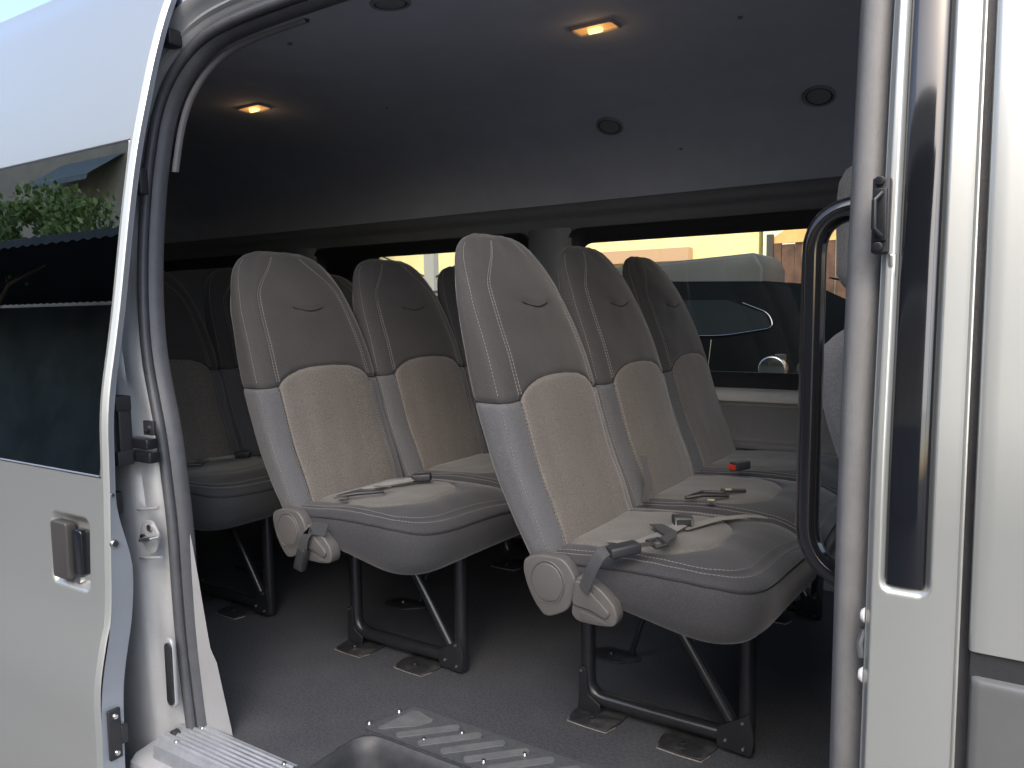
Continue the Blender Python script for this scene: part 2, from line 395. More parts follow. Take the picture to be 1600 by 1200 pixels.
def vent(x, y, r=.05):
    c, e1, e2, nn = dome(x, y); V = VP(); n = 36
    pr = [(r, 0), (r, .006), (r*.93, .009), (r*.82, .007), (r*.78, .001), (r*.76, .001), (r*.70, .006), (r*.3, .009), (0.001, .010)]
    rows = [[c+e1*math.cos(2*math.pi*i/n)*q+e2*math.sin(2*math.pi*i/n)*q+nn*d for i in range(n+1)] for q, d in pr]
    V.grid(rows); o = V.build('ceiling_vent', VENT)
    g_ = VP(); g_.tube([c+e1*math.cos(2*math.pi*i/n)*r*.77+e2*math.sin(2*math.pi*i/n)*r*.77+nn*.0035 for i in range(n+1)], .003, 6, cap=False); g_.build('louvre_gap', BLACKP, o)
for x, y in ((-1.30, 1.52), (-.513, 2.72), (-1.257, 2.71)): vent(x, y, .052)
for x, y in ((-.62, 2.18), (-1.02, 2.83), (-2.0, 2.3), (-1.75, 1.6)):
    c, e1, e2, nn = dome(x, y); VP().cyl(c+nn*-.002, c+nn*.004, .008, 14, .006).build('trim_clip', TRIM)

# ---- far side wall : header, pillars, window surrounds, glass, sill, lower trim
def yW(z): return lerp([(-.1, 2.93), (.5, 2.92), (.72, 2.915), (1.0, 2.905), (1.44, 2.885)], z)
WIN = [(-1.515, .22), (-3.02, -1.725), (-4.42, -3.22)]
ZB, ZT = .735, 1.322
fwall = VP()
X0, X1 = -4.55, 1.7
# header, stepped and highlighted rail, then lower panel; pillars between windows
def strip(V, xa, xb, pr, nx=2):
    V.grid([[(xa+(xb-xa)*i/nx, y, z) for y, z in pr] for i in range(nx+1)])
head = [(2.888, 1.46), (2.872, 1.452), (2.868, 1.43), (2.872, 1.412), (2.89, 1.404), (2.897, 1.39), (2.899, ZT+.015)]
strip(fwall, X0, X1, head, 6)
low = [(2.908, ZB-.03), (2.900, .709), (2.878, .705), (2.856, .698), (2.848, .684), (2.850, .664), (2.878, .657), (2.885, .645), (2.885, .52), (2.882, .512), (2.868, .508), (2.862, .50), (2.864, .485), (2.88, .48), (2.89, .30), (2.88, .12), (2.86, .02), (2.84, .0)]
lowi = VP(); strip(lowi, X0, X1, low[1:8], 6); lo2 = VP(); strip(lo2, X0, X1, low[7:], 6)
edges = [X0]+[e for w_ in sorted(WIN) for e in w_]+[X1]
for a, b in zip(edges[::2], edges[1::2]):
    pr = []
    nx = 8; rows = []
    for i in range(nx+1):
        t = i/nx; x = a-.0+(b-a)*t; bul = .045*math.sin(math.pi*t)**.6 if (b-a) < .5 else .03
        rows.append([(x, yW(z)-.005-bul*sst(ZB-.06, ZB+.02, z), z) for z in [ZB-.04+.02*j for j in range(34)]])
    fwall.grid(rows)
fw_o = fwall.build('far_side_trim', TRIM, auto=60)
lowi.build('window_sill', TRIM_LIT, auto=60); lo2.build('lower_side_panel', mat('lower panel plastic', (.16, .155, .155), rough=.5, noise=.05, nscale=20, bump=.2, bscale=800), auto=60)
for a, b in WIN:
    rub = VP(); cx, cz = (a+b)/2, (ZB+ZT)/2
    def rr(gx, dy, r): return [(px, yW(pz)+dy, pz) for px, pz in rrect(cx, cz, b-a+2*gx, ZT-ZB+2*gx, r, 8)]
    R = [rr(.030, -.010, .08), rr(.024, -.014, .075), rr(.018, -.006, .07), rr(.004, .0, .06), rr(-.004, .012, .055), rr(-.030, .022, .05), rr(-.032, .03, .05)]
    n = len(R[0]); rub.add([p for r_ in R for p in r_], [(i*n+k, i*n+(k+1) % n, (i+1)*n+(k+1) % n, (i+1)*n+k) for i in range(len(R)-1) for k in range(n)])
    wo = rub.build('side_window', BLACKP, auto=60)
    q = rr(-.02, .027, .05); gl = VP(); gl.add(q, [tuple(range(n))]); gl.build('window_glass', TINT, wo, smooth=False)
# ---- rear wall, cab end, near side inner trim
rw = VP(); rw.box((-4.60, 1.1, -.02), (-4.55, 2.95, 1.90)); rw.build('rear_panel', TRIM, smooth=False)
# outer roof skin
rf = VP(); RP = [(1.262, 1.765), (1.30, 1.84), (1.42, 1.92), (1.7, 1.97), (2.05, 1.98), (2.5, 1.95), (2.8, 1.86), (2.95, 1.70), (2.99, 1.4)]
rf.grid([[(x, y, z) for y, z in RP] for x in [-4.62+.3*i for i in range(22)]]); rf.build('roof', SILVER, auto=80)
fo = VP(); fo.grid([[(x, y, z) for y, z in [(2.99, 1.405), (2.985, 1.34)]] for x in (-4.62, 1.7)]); fo.grid([[(x, y, z) for y, z in [(2.985, .72), (3.0, .4), (3.0, -.1), (2.96, -.4)]] for x in (-4.62, 1.7)]); fo.build('far_body_side', SILVER)
# near inner trim (rear quarter, behind the open door) and body side behind the door
zz = [-.35+.09*i for i in range(23)]
ns = VP(); ns.grid([[(x, apY(z)+.05, z) for z in zz] for x in (-4.55, -3, -2.02, -1.84)])
ns.build('rear_quarter_trim', TRIM)
ns = VP(); ns.grid([[(x, bodyY(z)+.02, z) for z in zz] for x in (-4.62, -3, -2.02)]); ns.build('rear_quarter_panel', SILVER)
ns = VP(); ns.grid([[(x, apY(z)+.06, z) for z in zz] for x in (-.10, .3, .6)]); ns.build('pillar_inner_trim', TRIM)
cb = VP(); cb.box((1.66, 1.1, -.02), (1.7, 2.95, .85)); cb.box((1.66, 1.1, 1.5), (1.7, 2.95, 1.86)); cb.build('cab_bulkhead', TRIM, smooth=False)

# ---- doorway seal path
SX = [(-.20, -1.605), (-.09, -1.621), (.05, -1.641), (.21, -1.660), (.371, -1.669), (.498, -1.675), (.623, -1.693), (.70, -1.706), (.762, -1.725), (.886, -1.773), (.997, -1.797), (1.126, -1.817), (1.255, -1.828), (1.386, -1.831), (1.5, -1.822)]
def sealX(z): return smo(SX, z, .05)
path = [(-.16, apY(.3)-.0, .0)]
left = [(sealX(z), apY(z), z) for z in [-.20+.035*i for i in range(48)]]
top = []
Pz = [(sealX(1.445), 1.445)]
corner = [(-1.822, 1.50), (-1.799, 1.578), (-1.751, 1.644), (-1.681, 1.690), (-1.59, 1.711), (-1.456, 1.720), (-1.25, 1.724), (-.9, 1.726), (-.4, 1.726), (-.25, 1.72), (-.185, 1.69), (-.155, 1.62), (-.15, 1.52)]
left = [p for p in left if p[2] <= 1.44]
right = [(-.15, apY(z), z) for z in [1.42-.04*i for i in range(41)]]
cps = [Vector((left[-1][0], left[-1][2]))]+[Vector(c) for c in corner]+[Vector((-.15, 1.42))]
crn = []
for i in range(len(cps)-1):
    p0 = cps[max(i-1, 0)]; p1 = cps[i]; p2 = cps[i+1]; p3 = cps[min(i+2, len(cps)-1)]
    for j in range(5):
        t = j/5; q = .5*((2*p1)+(-p0+p2)*t+(2*p0-5*p1+4*p2-p3)*t*t+(-p0+3*p1-3*p2+p3)*t**3); crn.append((q.x, apY(q.y), q.y))
PATH = [Vector(p) for p in left+crn[1:]+right]
def outward(i):
    a = PATH[max(i-1, 0)]; b = PATH[min(i+1, len(PATH)-1)]; t = b-a; d = Vector((-t.z, 0, t.x)).normalized()
    return d     # pointing away from the opening
def sweep(name, prof, m, i0=0, i1=None, parent=None, closed=True, sc=None):
    V = VP(); i1 = len(PATH) if i1 is None else i1; rows = []
    for i in range(i0, i1):
        d = outward(i); k_ = sc(i) if sc else 1
        rows.append([PATH[i]+d*a*k_+Vector((0, b, 0)) for a, b in (prof+[prof[0]] if closed else prof)])
    V.grid(rows); return V.build(name, m, parent, auto=55)
def circ(cx, cy, r, n=12): return [(cx+r*math.cos(2*math.pi*i/n), cy+r*math.sin(2*math.pi*i/n)) for i in range(n)]
nl = len(left)+len(crn)-14
seal = sweep('door_seal', circ(-.004, -.012, .0125, 14), SEAL, 0, nl)
sweep('seal_lip', [(-.012, -.004), (-.020, -.006), (-.028, .004), (-.032, .022), (-.028, .03), (-.018, .02), (-.012, .008)], SEAL, 0, nl, seal)
sweep('seal_bead', circ(.012, -.004, .008, 10), SEAL, 0, nl, seal)
sg = sweep('front_door_seal', [(.022, .0), (.020, -.016), (.010, -.026), (-.004, -.028), (-.014, -.022), (-.020, -.010), (-.024, .004), (-.028, .02), (-.024, .034), (-.0, .03)], SEAL_LIT, nl-1)
sweep('seal_lip', [(.024, .004), (.028, -.008), (.036, -.004), (.036, .01)], SEAL, nl-1, None, sg)
# interior garnish following the upper corner
i_a = min(range(len(PATH)), key=lambda i: abs(PATH[i].z-1.36)+(10 if i > len(left)+4 else 0))
sweep('doorway_garnish', [(-.030, .036), (-.036, .040), (-.038, .046), (-.036, .052), (-.028, .052)], mat('pale garnish strip', (.13, .125, .13), rough=.45, noise=.05), i_a, i_a+34)
# ---- painted jamb between the seal and the outer skin (left = rear of doorway) with pressed shapes
J = VP(); rows = []
for i in range(0, len(left)+len(crn)-8):
    d = outward(i); p = PATH[i]; z = p.z
    bmp = .006*math.sin(z*19)*sst(.1, .5, z)
    low_ = sst(.5, .1, z)
    prof = [(-.002, .012), (.016, .004), (.020, -.008), (.034, -.020+bmp), (.050, -.026+bmp), (.066, -.034-bmp*.5), (.074, -.046), (.090, -.052), (.13, -.055), (.20, -.056), (.32, -.05)]
    if i > len(left)+10: prof = [(a*.8, b) for a, b in prof[:8]]+[(.075, -.05)]*3
    rows.append([p+d*a+Vector((0, b, 0)) for a, b in prof])
J.grid(rows); jamb = J.build('rear_door_jamb', JAMB, auto=50)
# gutter above the doorway
sweep('roof_gutter', [(.030, -.018), (.034, -.026), (.040, -.026), (.042, -.018), (.036, -.012)], JAMB, len(left)+6, len(left)+len(crn)-6)
# inner silver wedge at the foot of the rear pillar
wd = VP(); wd.grid([[(sealX(z)+.02, apY(z)+.012, z), (sealX(z)+.02+.10*max(0, 1-max(z, 0)/.50)**.8*(1 if z < .17 else .80)+.004, apY(z)+.016, z)] for z in [-.01+.03*i for i in range(18)]])
wd.build('pillar_foot_trim', JAMB)
# ---- jamb hardware
hw = VP()
def bx(a, b, nm, m, bev=.002, par=None): return VP().box(a, b).build(nm, m, par or jamb, bevel=bev)
yj = lambda z: apY(z)
hz = bx((-1.7680, 1.012, .655), (-1.7280, 1.045, .815), 'door_hinge', BLACKP, .004)
VP().box((-1.7680, 1.006, .785), (-1.7250, 1.044, .820)).build('hinge_knuckle', BLACKP, hz, bevel=.003)
VP().box((-1.7680, 1.004, .655), (-1.7250, 1.044, .690)).build('hinge_knuckle', BLACKP, hz, bevel=.003)
VP().cyl((-1.7480, 1.008, .69), (-1.7480, 1.008, .785), .013, 16).build('hinge_pin', TUBE, hz)
ar = VP().box((-1.7470, 1.04, .694), (-1.6670, 1.07, .718)).box((-1.7470, 1.045, .660), (-1.6670, 1.075, .686)); ar.build('hinge_arm', TUBE, hz, bevel=.003)
br = bx((-1.7070, 1.058, .725), (-1.6670, 1.066, .760), 'bracket', BLACKP, .002)
VP().cyl((-1.6850, 1.052, .742), (-1.6850, 1.060, .742), .008, 16, .006).build('bolt', STEEL, br)
bx((-1.8070, 1.015, .53), (-1.7750, 1.04, .585), 'rubber_stop', BLACKP, .006)
skp = VP().prism(rpoly([(-1.7290, .46), (-1.7390, .485), (-1.7190, .515), (-1.6840, .52), (-1.6590, .49), (-1.6740, .445), (-1.6990, .435)], .01), 1, 1.052, 1.058).build('striker_plate', JAMB, jamb, bevel=.0015)
VP().cyl((-1.7190, 1.046, .475), (-1.7190, 1.054, .475), .0085, 16).build('bolt', TUBE, skp)
VP().cyl((-1.6890, 1.046, .503), (-1.6890, 1.054, .503), .008, 16).build('bolt', STEEL, skp)
VP().tube([(-1.7090, 1.05, .474), (-1.7060, 1.035, .474), (-1.6640, 1.035, .483), (-1.6570, 1.05, .485)], .005, 8).build('striker_loop', STEEL, skp)
ov = VP().prism(rrect(-1.648, .150, .035, .175, .017, 8), 1, 1.052, 1.062).build('latch_recess', mat('pressed recess paint', (.40, .41, .43), rough=.4, metal=.3), jamb, bevel=.003)
VP().prism(rrect(-1.645, .150, .026, .155, .013, 8), 1, 1.048, 1.056).build('latch_plate', BLACKP, ov, bevel=.002)
for z, r in ((.0, .011), (-.055, .017)):
    VP().cyl((-1.640, 1.045, z), (-1.640, 1.062, z), r, 20).build('rubber_plug', BLACKP, jamb, bevel=.002)
# pressed ribs
for z in (.545, .425):
    VP().tube([(-1.745, 1.056, z-.005), (-1.71, 1.052, z), (-1.66, 1.056, z+.008)], .004, 8).build('pressed_rib', JAMB, jamb)
# upper roller track hardware
ro = VP().box((-1.90, 1.255, 1.775), (-1.55, 1.30, 1.83)).build('roller_track', BLACKP, bevel=.003)
VP().box((-1.81, 1.22, 1.745), (-1.70, 1.26, 1.762)).cyl((-1.78, 1.235, 1.73), (-1.78, 1.235, 1.79), .014, 14).cyl((-1.72, 1.235, 1.735), (-1.72, 1.235, 1.79), .014, 14).build('roller_arm', mat('cast blue grey metal', (.30, .33, .40), rough=.35, metal=.7), ro, bevel=.003)
VP().box((-1.775, 1.20, 1.67), (-1.735, 1.24, 1.71)).build('rubber_stop', BLACKP, ro, bevel=.006)
VP().box((-1.79, 1.115, 1.30), (-1.755, 1.14, 1.365)).build('rubber_stop', BLACKP, bevel=.006)

# ---- right B pillar panel : slot recess as a dense grid
def sdrr(x, z, cx, cz, hx, hz_, r):
    qx = abs(x-cx)-hx+r; qz = abs(z-cz)-hz_+r
    return math.hypot(max(qx, 0), max(qz, 0))+min(max(qx, qz), 0)-r
bp = VP(); xs = [-.1265+.00125*i for i in range(85)]; zsx = [-.45+.012*i for i in range(80)]+[.51+.004*i for i in range(70)]+[.79+.02*i for i in range(46)]
rows = []
for z in zsx:
    row = []
    for x in xs:
        d = sdrr(x, z, -.082, 1.05, .0265, .40, .012)
        dep = .014*(1-sst(-.006, .003, d))
        e1 = sst(-.118, -.1265, x)*.014     # rolls back at the doorway side
        e2 = sst(-.0265, -.0235, x)*.010    # and at the front door gap
        row.append((x, bodyY(z)+dep+e1+e2-.001*math.sin(min(1, max(0, (x+.12)/.09))*math.pi), z))
    rows.append(row)
bp.grid(rows); pillar = bp.build('centre_pillar', SILVER, auto=70)
jb = VP(); jb.grid([[(x, y+bodyY(z), z) for x, y in [(-.1265, .014), (-.128, .024), (-.1275, .04), (-.120, .05), (-.13, .09)]] for z in [-.45+.03*i for i in range(73)]])
jb.build('pillar_jamb', JAMB, pillar)
ss = VP(); rows = []
zl = [.655+.02*i for i in range(40) if .655+.02*i < 1.44]
hw_ = .0228
for z in zl:
    rows.append([(-.083+hw_*math.sin(a), bodyY(z)+.012-.009*math.cos(a)**.5 if abs(a) < 1.5 else bodyY(z)+.012, z) for a in [-1.57+3.14*i/16 for i in range(17)]])
ss.grid(rows); ss.add([p for p in rows[0]]+[(-.083, bodyY(.65)+.013, .653)], [(i, i+1, 17) for i in range(16)])
ss.build('gloss_pillar_strip', BLACKG, pillar)
# latch striker & white plugs in the jamb
lk = VP().box((-.137, 1.078, 1.07), (-.116, 1.10, 1.165)).build('door_catch', BLACKP, pillar, bevel=.003)
VP().box((-.133, 1.068, 1.085), (-.119, 1.082, 1.15)).cyl((-.128, 1.066, 1.078), (-.128, 1.084, 1.078), .006, 12).cyl((-.128, 1.07, 1.16), (-.128, 1.09, 1.16), .006, 12).tube([(-.124, 1.066, 1.09), (-.132, 1.06, 1.10), (-.132, 1.06, 1.135), (-.124, 1.066, 1.145)], .0035, 8).build('catch_loop', TUBE, lk, bevel=.002)
VP().box((-.118, 1.083, 1.03), (-.108, 1.09, 1.07)).build('catch_tail', STEEL, lk, bevel=.003)
PLUG = mat('white plug', (.75, .75, .74), rough=.35)
for z in (.605, .527):
    VP().cyl((-.1275, bodyY(z)+.020, z), (-.1335, bodyY(z)+.020, z), .011, 18, .006).build('body_plug', PLUG, pillar, bevel=.002)
VP().tube([(-.129, bodyY(.57)+.02, .588), (-.133, bodyY(.57)+.018, .57), (-.130, bodyY(.57)+.02, .55)], .005, 8).build('jamb_clip', STEEL, pillar)
# ---- front door skin and lower cladding
fd = VP(); rows = []
xs = [-.0128, -.0120, -.0107, -.008, -.004, .01, .2, .6, 1.1]
for z in [.592+.025*i for i in range(52)]:
    rows.append([(x, bodyY(z)+(.022 if i == 0 else .008 if i == 1 else .003 if i == 2 else .001 if i == 3 else 0), z) for i, x in enumerate(xs)])
rows.insert(0, [(p[0], p[1]+.004, p[2]-.002) for p in rows[0]]); rows.insert(0, [(p[0], p[1]+.014, p[2]-.004) for p in rows[0]])
fd.grid(rows); fdo = fd.build('front_door', SILVER, auto=50)
rb = VP(); rb.grid([[(x, bodyY(z)+.006, z) for x in (-.0095, .1, 1.1)] for z in (.596, .585, .575, .566, .55)]); rb.build('rubbing_groove', BLACKP, fdo)
cl = VP(); rows = []
for z in [.562, .5605, .558, .553, .548, .52, .4, .2, 0, -.3]:
    d = .010 if z > .5615 else .004 if z > .560 else .001 if z > .557 else 0
    rows.append([(-.0095, bodyY(z)+.016, z), (-.008, bodyY(z)+.004+d, z), (-.005, bodyY(z)-.001+d, z), (.002, bodyY(z)-.005+d, z), (.2, bodyY(z)-.006+d, z), (1.1, bodyY(z)-.006+d, z)])
cl.grid(rows); cl.build('door_cladding', mat('grey cladding plastic', (.12, .125, .125), rough=.3, noise=.08, nscale=8, bump=.15, bscale=14), fdo)
gp = VP(); gp.grid([[(x, bodyY(z)+.030, z) for x in (-.04, .02)] for z in [-.45+.1*i for i in range(23)]]); gp.build('door_gap', SEAL, fdo)

# ---- sliding door (open, slid back along the body side)
XD = -1.69
sdv = VP(); zd = [-.42+.03*i for i in range(72)]
WX0, WX1, WZ0, WZ1 = -3.05, XD-.014, .640, 1.415
xsd = [XD, XD-.0008, XD-.003, XD-.007, WX1, WX1-.02, -1.78, -1.80]+[-1.82-.01*i for i in range(16)]+[-2.0, -2.2, -2.6, WX0, -3.15]
def dpress(x, z):
    # handle dish
    d = sdrr(x, z, -1.842, .452, .084, .088, .024)
    a = .022*(1-sst(-.020, .004, d))
    # swage line: lower body crease
    b = -.004*sst(.30, .27, z)+.006*sst(.20, .0, z)
    return a+b
V0 = VP()
xs_f = sorted(set([round(x, 4) for x in xsd]), reverse=True)
xs_h = [XD-.050-.004*i for i in range(56)]
xs_all = sorted(set(xs_f+[round(x, 4) for x in xs_h]), reverse=True)
zs_l = [-.42+.03*i for i in range(25)]; zs_l = [z for z in zs_l if z < .33]+[.33+.004*i for i in range(66)]+[.60, .62, .634, WZ0]
def er(x): return .012*sst(XD-.010, XD, x)**2
V0.grid([[(x, doorY(z)+dpress(x, z)+er(x), z) for x in xs_all] for z in zs_l])
zs_u = [WZ1, WZ1+.006]+[1.43+.03*i for i in range(19)]
V0.grid([[(x, doorY(z)+er(x), z) for x in xs_all] for z in zs_u])
V0.grid([[(x, doorY(z)+er(x), z) for x in (XD, XD-.0008, XD-.003, XD-.007, WX1)] for z in [WZ0+(WZ1-WZ0)*i/26 for i in range(27)]])
V0.grid([[(x, doorY(z), z) for x in (WX0, -3.15)] for z in [WZ0+(WZ1-WZ0)*i/26 for i in range(27)]])
sdoor = V0.build('sliding_door', SILVER, auto=50)
# door edge (front end) and inner skin
ED = VP(); zd = [-.42+.03*i for i in range(80)]
JBL = mat('blue grey edge paint', (.34, .37, .41), rough=.4, metal=.3, noise=.05, nscale=8)
def eT(z): return .030+.042*sst(.60, .40, z)
ED.grid([[(XD, doorY(z)+.012, z), (XD-.001, doorY(z)+.016, z), (XD-.002, doorY(z)+eT(z)*.6, z), (XD-.005, doorY(z)+eT(z)*.93, z), (XD-.013, doorY(z)+eT(z), z), (XD-.04, doorY(z)+eT(z), z), (-3.1, doorY(z)+eT(z), z)] for z in zd])
ED.build('door_edge', JBL, sdoor, auto=40)
# window
wg = VP(); wf = VP()
def wy(z): return doorY(WZ0)+(doorY(WZ1)-doorY(WZ0))*(z-WZ0)/(WZ1-WZ0)
dw = VP(); pr = rrect((WX0+WX1)/2, (WZ0+WZ1)/2, WX1-WX0, WZ1-WZ0, .006, 3); pi = rrect((WX0+WX1)/2, (WZ0+WZ1)/2, WX1-WX0-.012, WZ1-WZ0-.012, .006, 3); n = len(pr)
dw.add([(x, wy(z)+.003, z) for x, z in pr]+[(x, wy(z)-.002, z) for x, z in [(a*.5+c_2*.5, b*.5+d*.5) for (a, b), (c_2, d) in zip(pr, pi)]]+[(x, wy(z)+.002, z) for x, z in pi]+[(x, wy(z)+.02, z) for x, z in pr], [(k, (k+1) % n, n+(k+1) % n, n+k) for k in range(n)]+[(n+k, n+(k+1) % n, 2*n+(k+1) % n, 2*n+k) for k in range(n)])
dwo = dw.build('door_window', mat('window trim strip', (.22, .22, .23), rough=.3, metal=.5), sdoor, auto=60)
gl = VP().add([(WX0+.004, wy(WZ0+.004)+.0015, WZ0+.004), (WX1-.004, wy(WZ0+.004)+.0015, WZ0+.004), (WX1-.004, wy(WZ1-.004)+.0015, WZ1-.004), (WX0+.004, wy(WZ1-.004)+.0015, WZ1-.004)], [(0, 1, 2, 3)]); gl.build('window_glass', DOORG, dwo, smooth=False)
# inner frame seen faintly through the glass
fi = VP(); fi.prism(rpoly([(-1.715, .62), (-1.715, 1.44), (-1.87, 1.44), (-1.90, .80), (-1.95, .745), (-3.05, .745), (-3.05, .62)], .03), 1, .0, .004)
fi.v = [(a, doorY(c)+.021+b, c) for a, b, c in fi.v]
bm_ = fi.build('window_inner_frame', mat('inner frame trim', (.30, .34, .33), rough=.6), dwo)
# handle
dh = VP().prism(rrect(-1.872, .452, .070, .140, .009), 1, .930, .957); 
hm = mat('grey handle plastic', (.05, .048, .046), rough=.5, bump=.1, bscale=500)
dho = dh.build('door_handle', hm, sdoor, bevel=.005)
VP().prism(rrect(-1.812, .452, .040, .110, .008), 1, .940, .965).build('handle_latch', BLACKG, dho, bevel=.004)
VP().cyl((-1.825, .945, .385), (-1.825, .965, .385), .012, 16).build('lock_barrel', STEEL, dho)
# edge fittings
VP().cyl((XD-.002, .962, .487), (XD+.004, .962, .487), .011, 18, .008).build('bolt', STEEL, sdoor, bevel=.001)
VP().cyl((XD-.002, .965, .60), (XD+.002, .965, .60), .004, 12).build('bolt', STEEL, sdoor)
lt = VP().box((XD-.001, .918, -.015), (XD+.008, .948, .105)).box((XD, .945, .015), (XD+.010, .962, .060)).build('door_latch', BLACKP, sdoor, bevel=.003)
for z in (.088, 0.0): VP().cyl((XD+.008, .934, z), (XD+.012, .934, z), .007, 14, .005).build('screw', STEEL, lt)

# ---- grab handle
gh = VP().tube(bend([(-.10, 1.29, 1.155), (-.245, 1.29, 1.155), (-.247, 1.29, .585), (-.10, 1.29, .545)], [.13, .13], 14), .0185, 24)
tag(gh.build('grab_handle', HANDM, auto=80), 'gloss black tubular grab handle beside the doorway')

# ================================================================== SEATS
SEATW = .483
FX = [(.40, .035), (.44, .03), (.49, .012), (.535, 0), (.655, -.05), (.81, -.095), (.915, -.128), (1.035, -.185), (1.1, -.214), (1.16, -.243), (1.21, -.262)]
BXs = [(.40, -.03), (.47, -.055), (.51, -.085), (.636, -.142), (.72, -.172), (.82, -.203), (.917, -.228), (1.017, -.255), (1.1, -.277), (1.16, -.298), (1.21, -.308)]
HW = [(.40, .222), (.50, .232), (.62, .239), (.80, .240), (.88, .237), (.95, .230), (1.02, .221), (1.08, .208), (1.12, .193), (1.15, .174), (1.172, .151), (1.188, .122), (1.196, .092), (1.203, .05), (1.21, .03)]
ZTOP = 1.198
def hs(a, b):
    """seam height around the section (a across, b: +1 front)"""
    if b < .999: return .805
    t = abs(a)
    if t >= .80: return .805+.004*(1-(t-.8)/.2)
    return .809+.046*(1-(t/.80)**3.2)
def sec(a, b, z, head=False):
    n = 5.0 - 2.5*sst(1.0, 1.18, z)
    if b < 0: n = n-(n-2.0)*sst(.92, 1.14, z)*min(1, -b*1.3)
    k_ = (abs(a)**n+abs(b)**n)**(1/n)
    yy = a/k_; xx = b/k_
    if b > .999:     # softer front: shallow bolster + crown
        m_ = 1
    w_ = smo(HW, z, .012); f_ = smo(FX, z, .03); r_ = smo(BXs, z, .03)
    cx = (f_+r_)/2; th = (f_-r_)/2
    if z > 1.13: th *= math.sqrt(max(.0, 1-((z-1.13)/(ZTOP-1.13))**2))*.8+.2*(1-sst(1.185, ZTOP, z))
    x = cx+xx*th
    if xx > 0:
        q = max(0, 1-(yy)**2)
        x += .016*q*xx*(1-sst(1.05, ZTOP, z)*.6)
        if not head: x += -.007*math.exp(-((abs(yy)-.80)/.06)**2)*0
        x += .010*sst(.93, 1.03, z)*sst(1.19, 1.08, z)*q
    else: x -= .012*max(0, 1-yy*yy)*(-xx)
    return Vector((x, yy*w_, z))
AF = [-1, -.97, -.93, -.885, -.85, -.825, -.808, -.80, -.792, -.77, -.73, -.68, -.60, -.52, -.44, -.36, -.28, -.20, -.12, -.04]
AF = AF+[-a for a in reversed(AF)]
def perimeter():
    P = [(a, 1.0) for a in AF]
    P += [(1, b) for b in (.9, .78, .62, .45, .25, 0, -.25, -.5, -.75, -.92)]
    P += [(a, -1.0) for a in (1, .9, .7, .45, .2, 0, -.2, -.45, -.7, -.9, -1)]
    P += [(-1, b) for b in (-.92, -.75, -.5, -.25, 0, .25, .45, .62, .78, .9)]
    return P
PER = perimeter(); NP_ = len(PER)
def groove(d, w_=.004, g_=.004): return g_*math.exp(-(d/w_)**2)
SHIFT = Vector((0, 0, 0))
def norm_at(a, b, z):
    e = 1e-3
    # approximate normal with finite differences along perimeter & z
    i = e
    if abs(b) > .999: p1 = sec(a-i, b, z); p2 = sec(a+i, b, z); t = (p2-p1)*(1 if b > 0 else -1)
    else: p1 = sec(a, b-i, z); p2 = sec(a, b+i, z); t = (p2-p1)*(-1 if a > 0 else 1)
    u = sec(a, b, min(z+.002, ZTOP-.001))-sec(a, b, min(z, ZTOP-.003))
    n_ = -(t.cross(u)) if False else t.cross(u)
    if n_.length < 1e-9: return Vector((0, 0, 1))
    n_.normalize()
    c = Vector(((smo(FX, z)+smo(BXs, z))/2, 0, z))
    if (sec(a, b, z)-c).dot(n_) < 0: n_ = -n_
    return n_
def surf(a, b, z, off=0):
    return sec(a, b, z)+norm_at(a, b, z)*off
def disp(a, b, z, part):
    d = .0022*mnoise.noise(Vector((a*3.1+b*1.7, z*13, b*2.0+(5 if part == 'insert' else 0))))+.0012*mnoise.noise(Vector((a*7, z*34, b*4)))*sst(.66, .5, z)
    w_ = smo(HW, z)
    front = b > .999
    dz = abs(z-hs(a, b)); d -= groove(dz, .006, .0045)
    if front:
        d -= groove((abs(a)-.80*(1-.5*sst(1.06, 1.19, z)))*w_, .005, .0035)*(1-sst(1.1, 1.16, z))
        if part == 'insert': d += .003*(1-(abs(a)/.8)**4)
        d -= groove((abs(a)-.52)*w_, .004, .0015)*(1 if part == 'insert' else 0)
    if abs(abs(a)-1) < .001 and not front:
        d -= groove((b-.55)*.055, .004, .003)
    if part == 'head' and front:
        zc = 1.030-.012*math.cos(min(1, abs(a-.0)/.30)*math.pi/2)
        if abs(a) < .40: d -= .0028*math.exp(-((z-zc)/.006)**2)*sst(.40, .22, abs(a))
        if abs(a) < .7: d += .002*sst(zc, zc+.02, z)*sst(1.13, 1.06, z)*sst(.7, .2, abs(a))
    return d
def zrow_low(v, a, b): 
    h = hs(a, b); return .425+(h-.425)*v
def zrow_head(v, a, b):
    h = hs(a, b); return h+(ZTOP-h)*v
VL = [0, .03, .08]+[.14+.05*i for i in range(15)]+[.88, .92, .95, .97, .983, .992, 1.0]
VH = [0, .008, .018, .03, .05, .08]+[.12+.035*i for i in range(12)]+[.515+.012*i for i in range(14)]+[.70, .74, .78, .82, .85, .88, .905, .925, .945, .96, .972, .982, .99, .996]
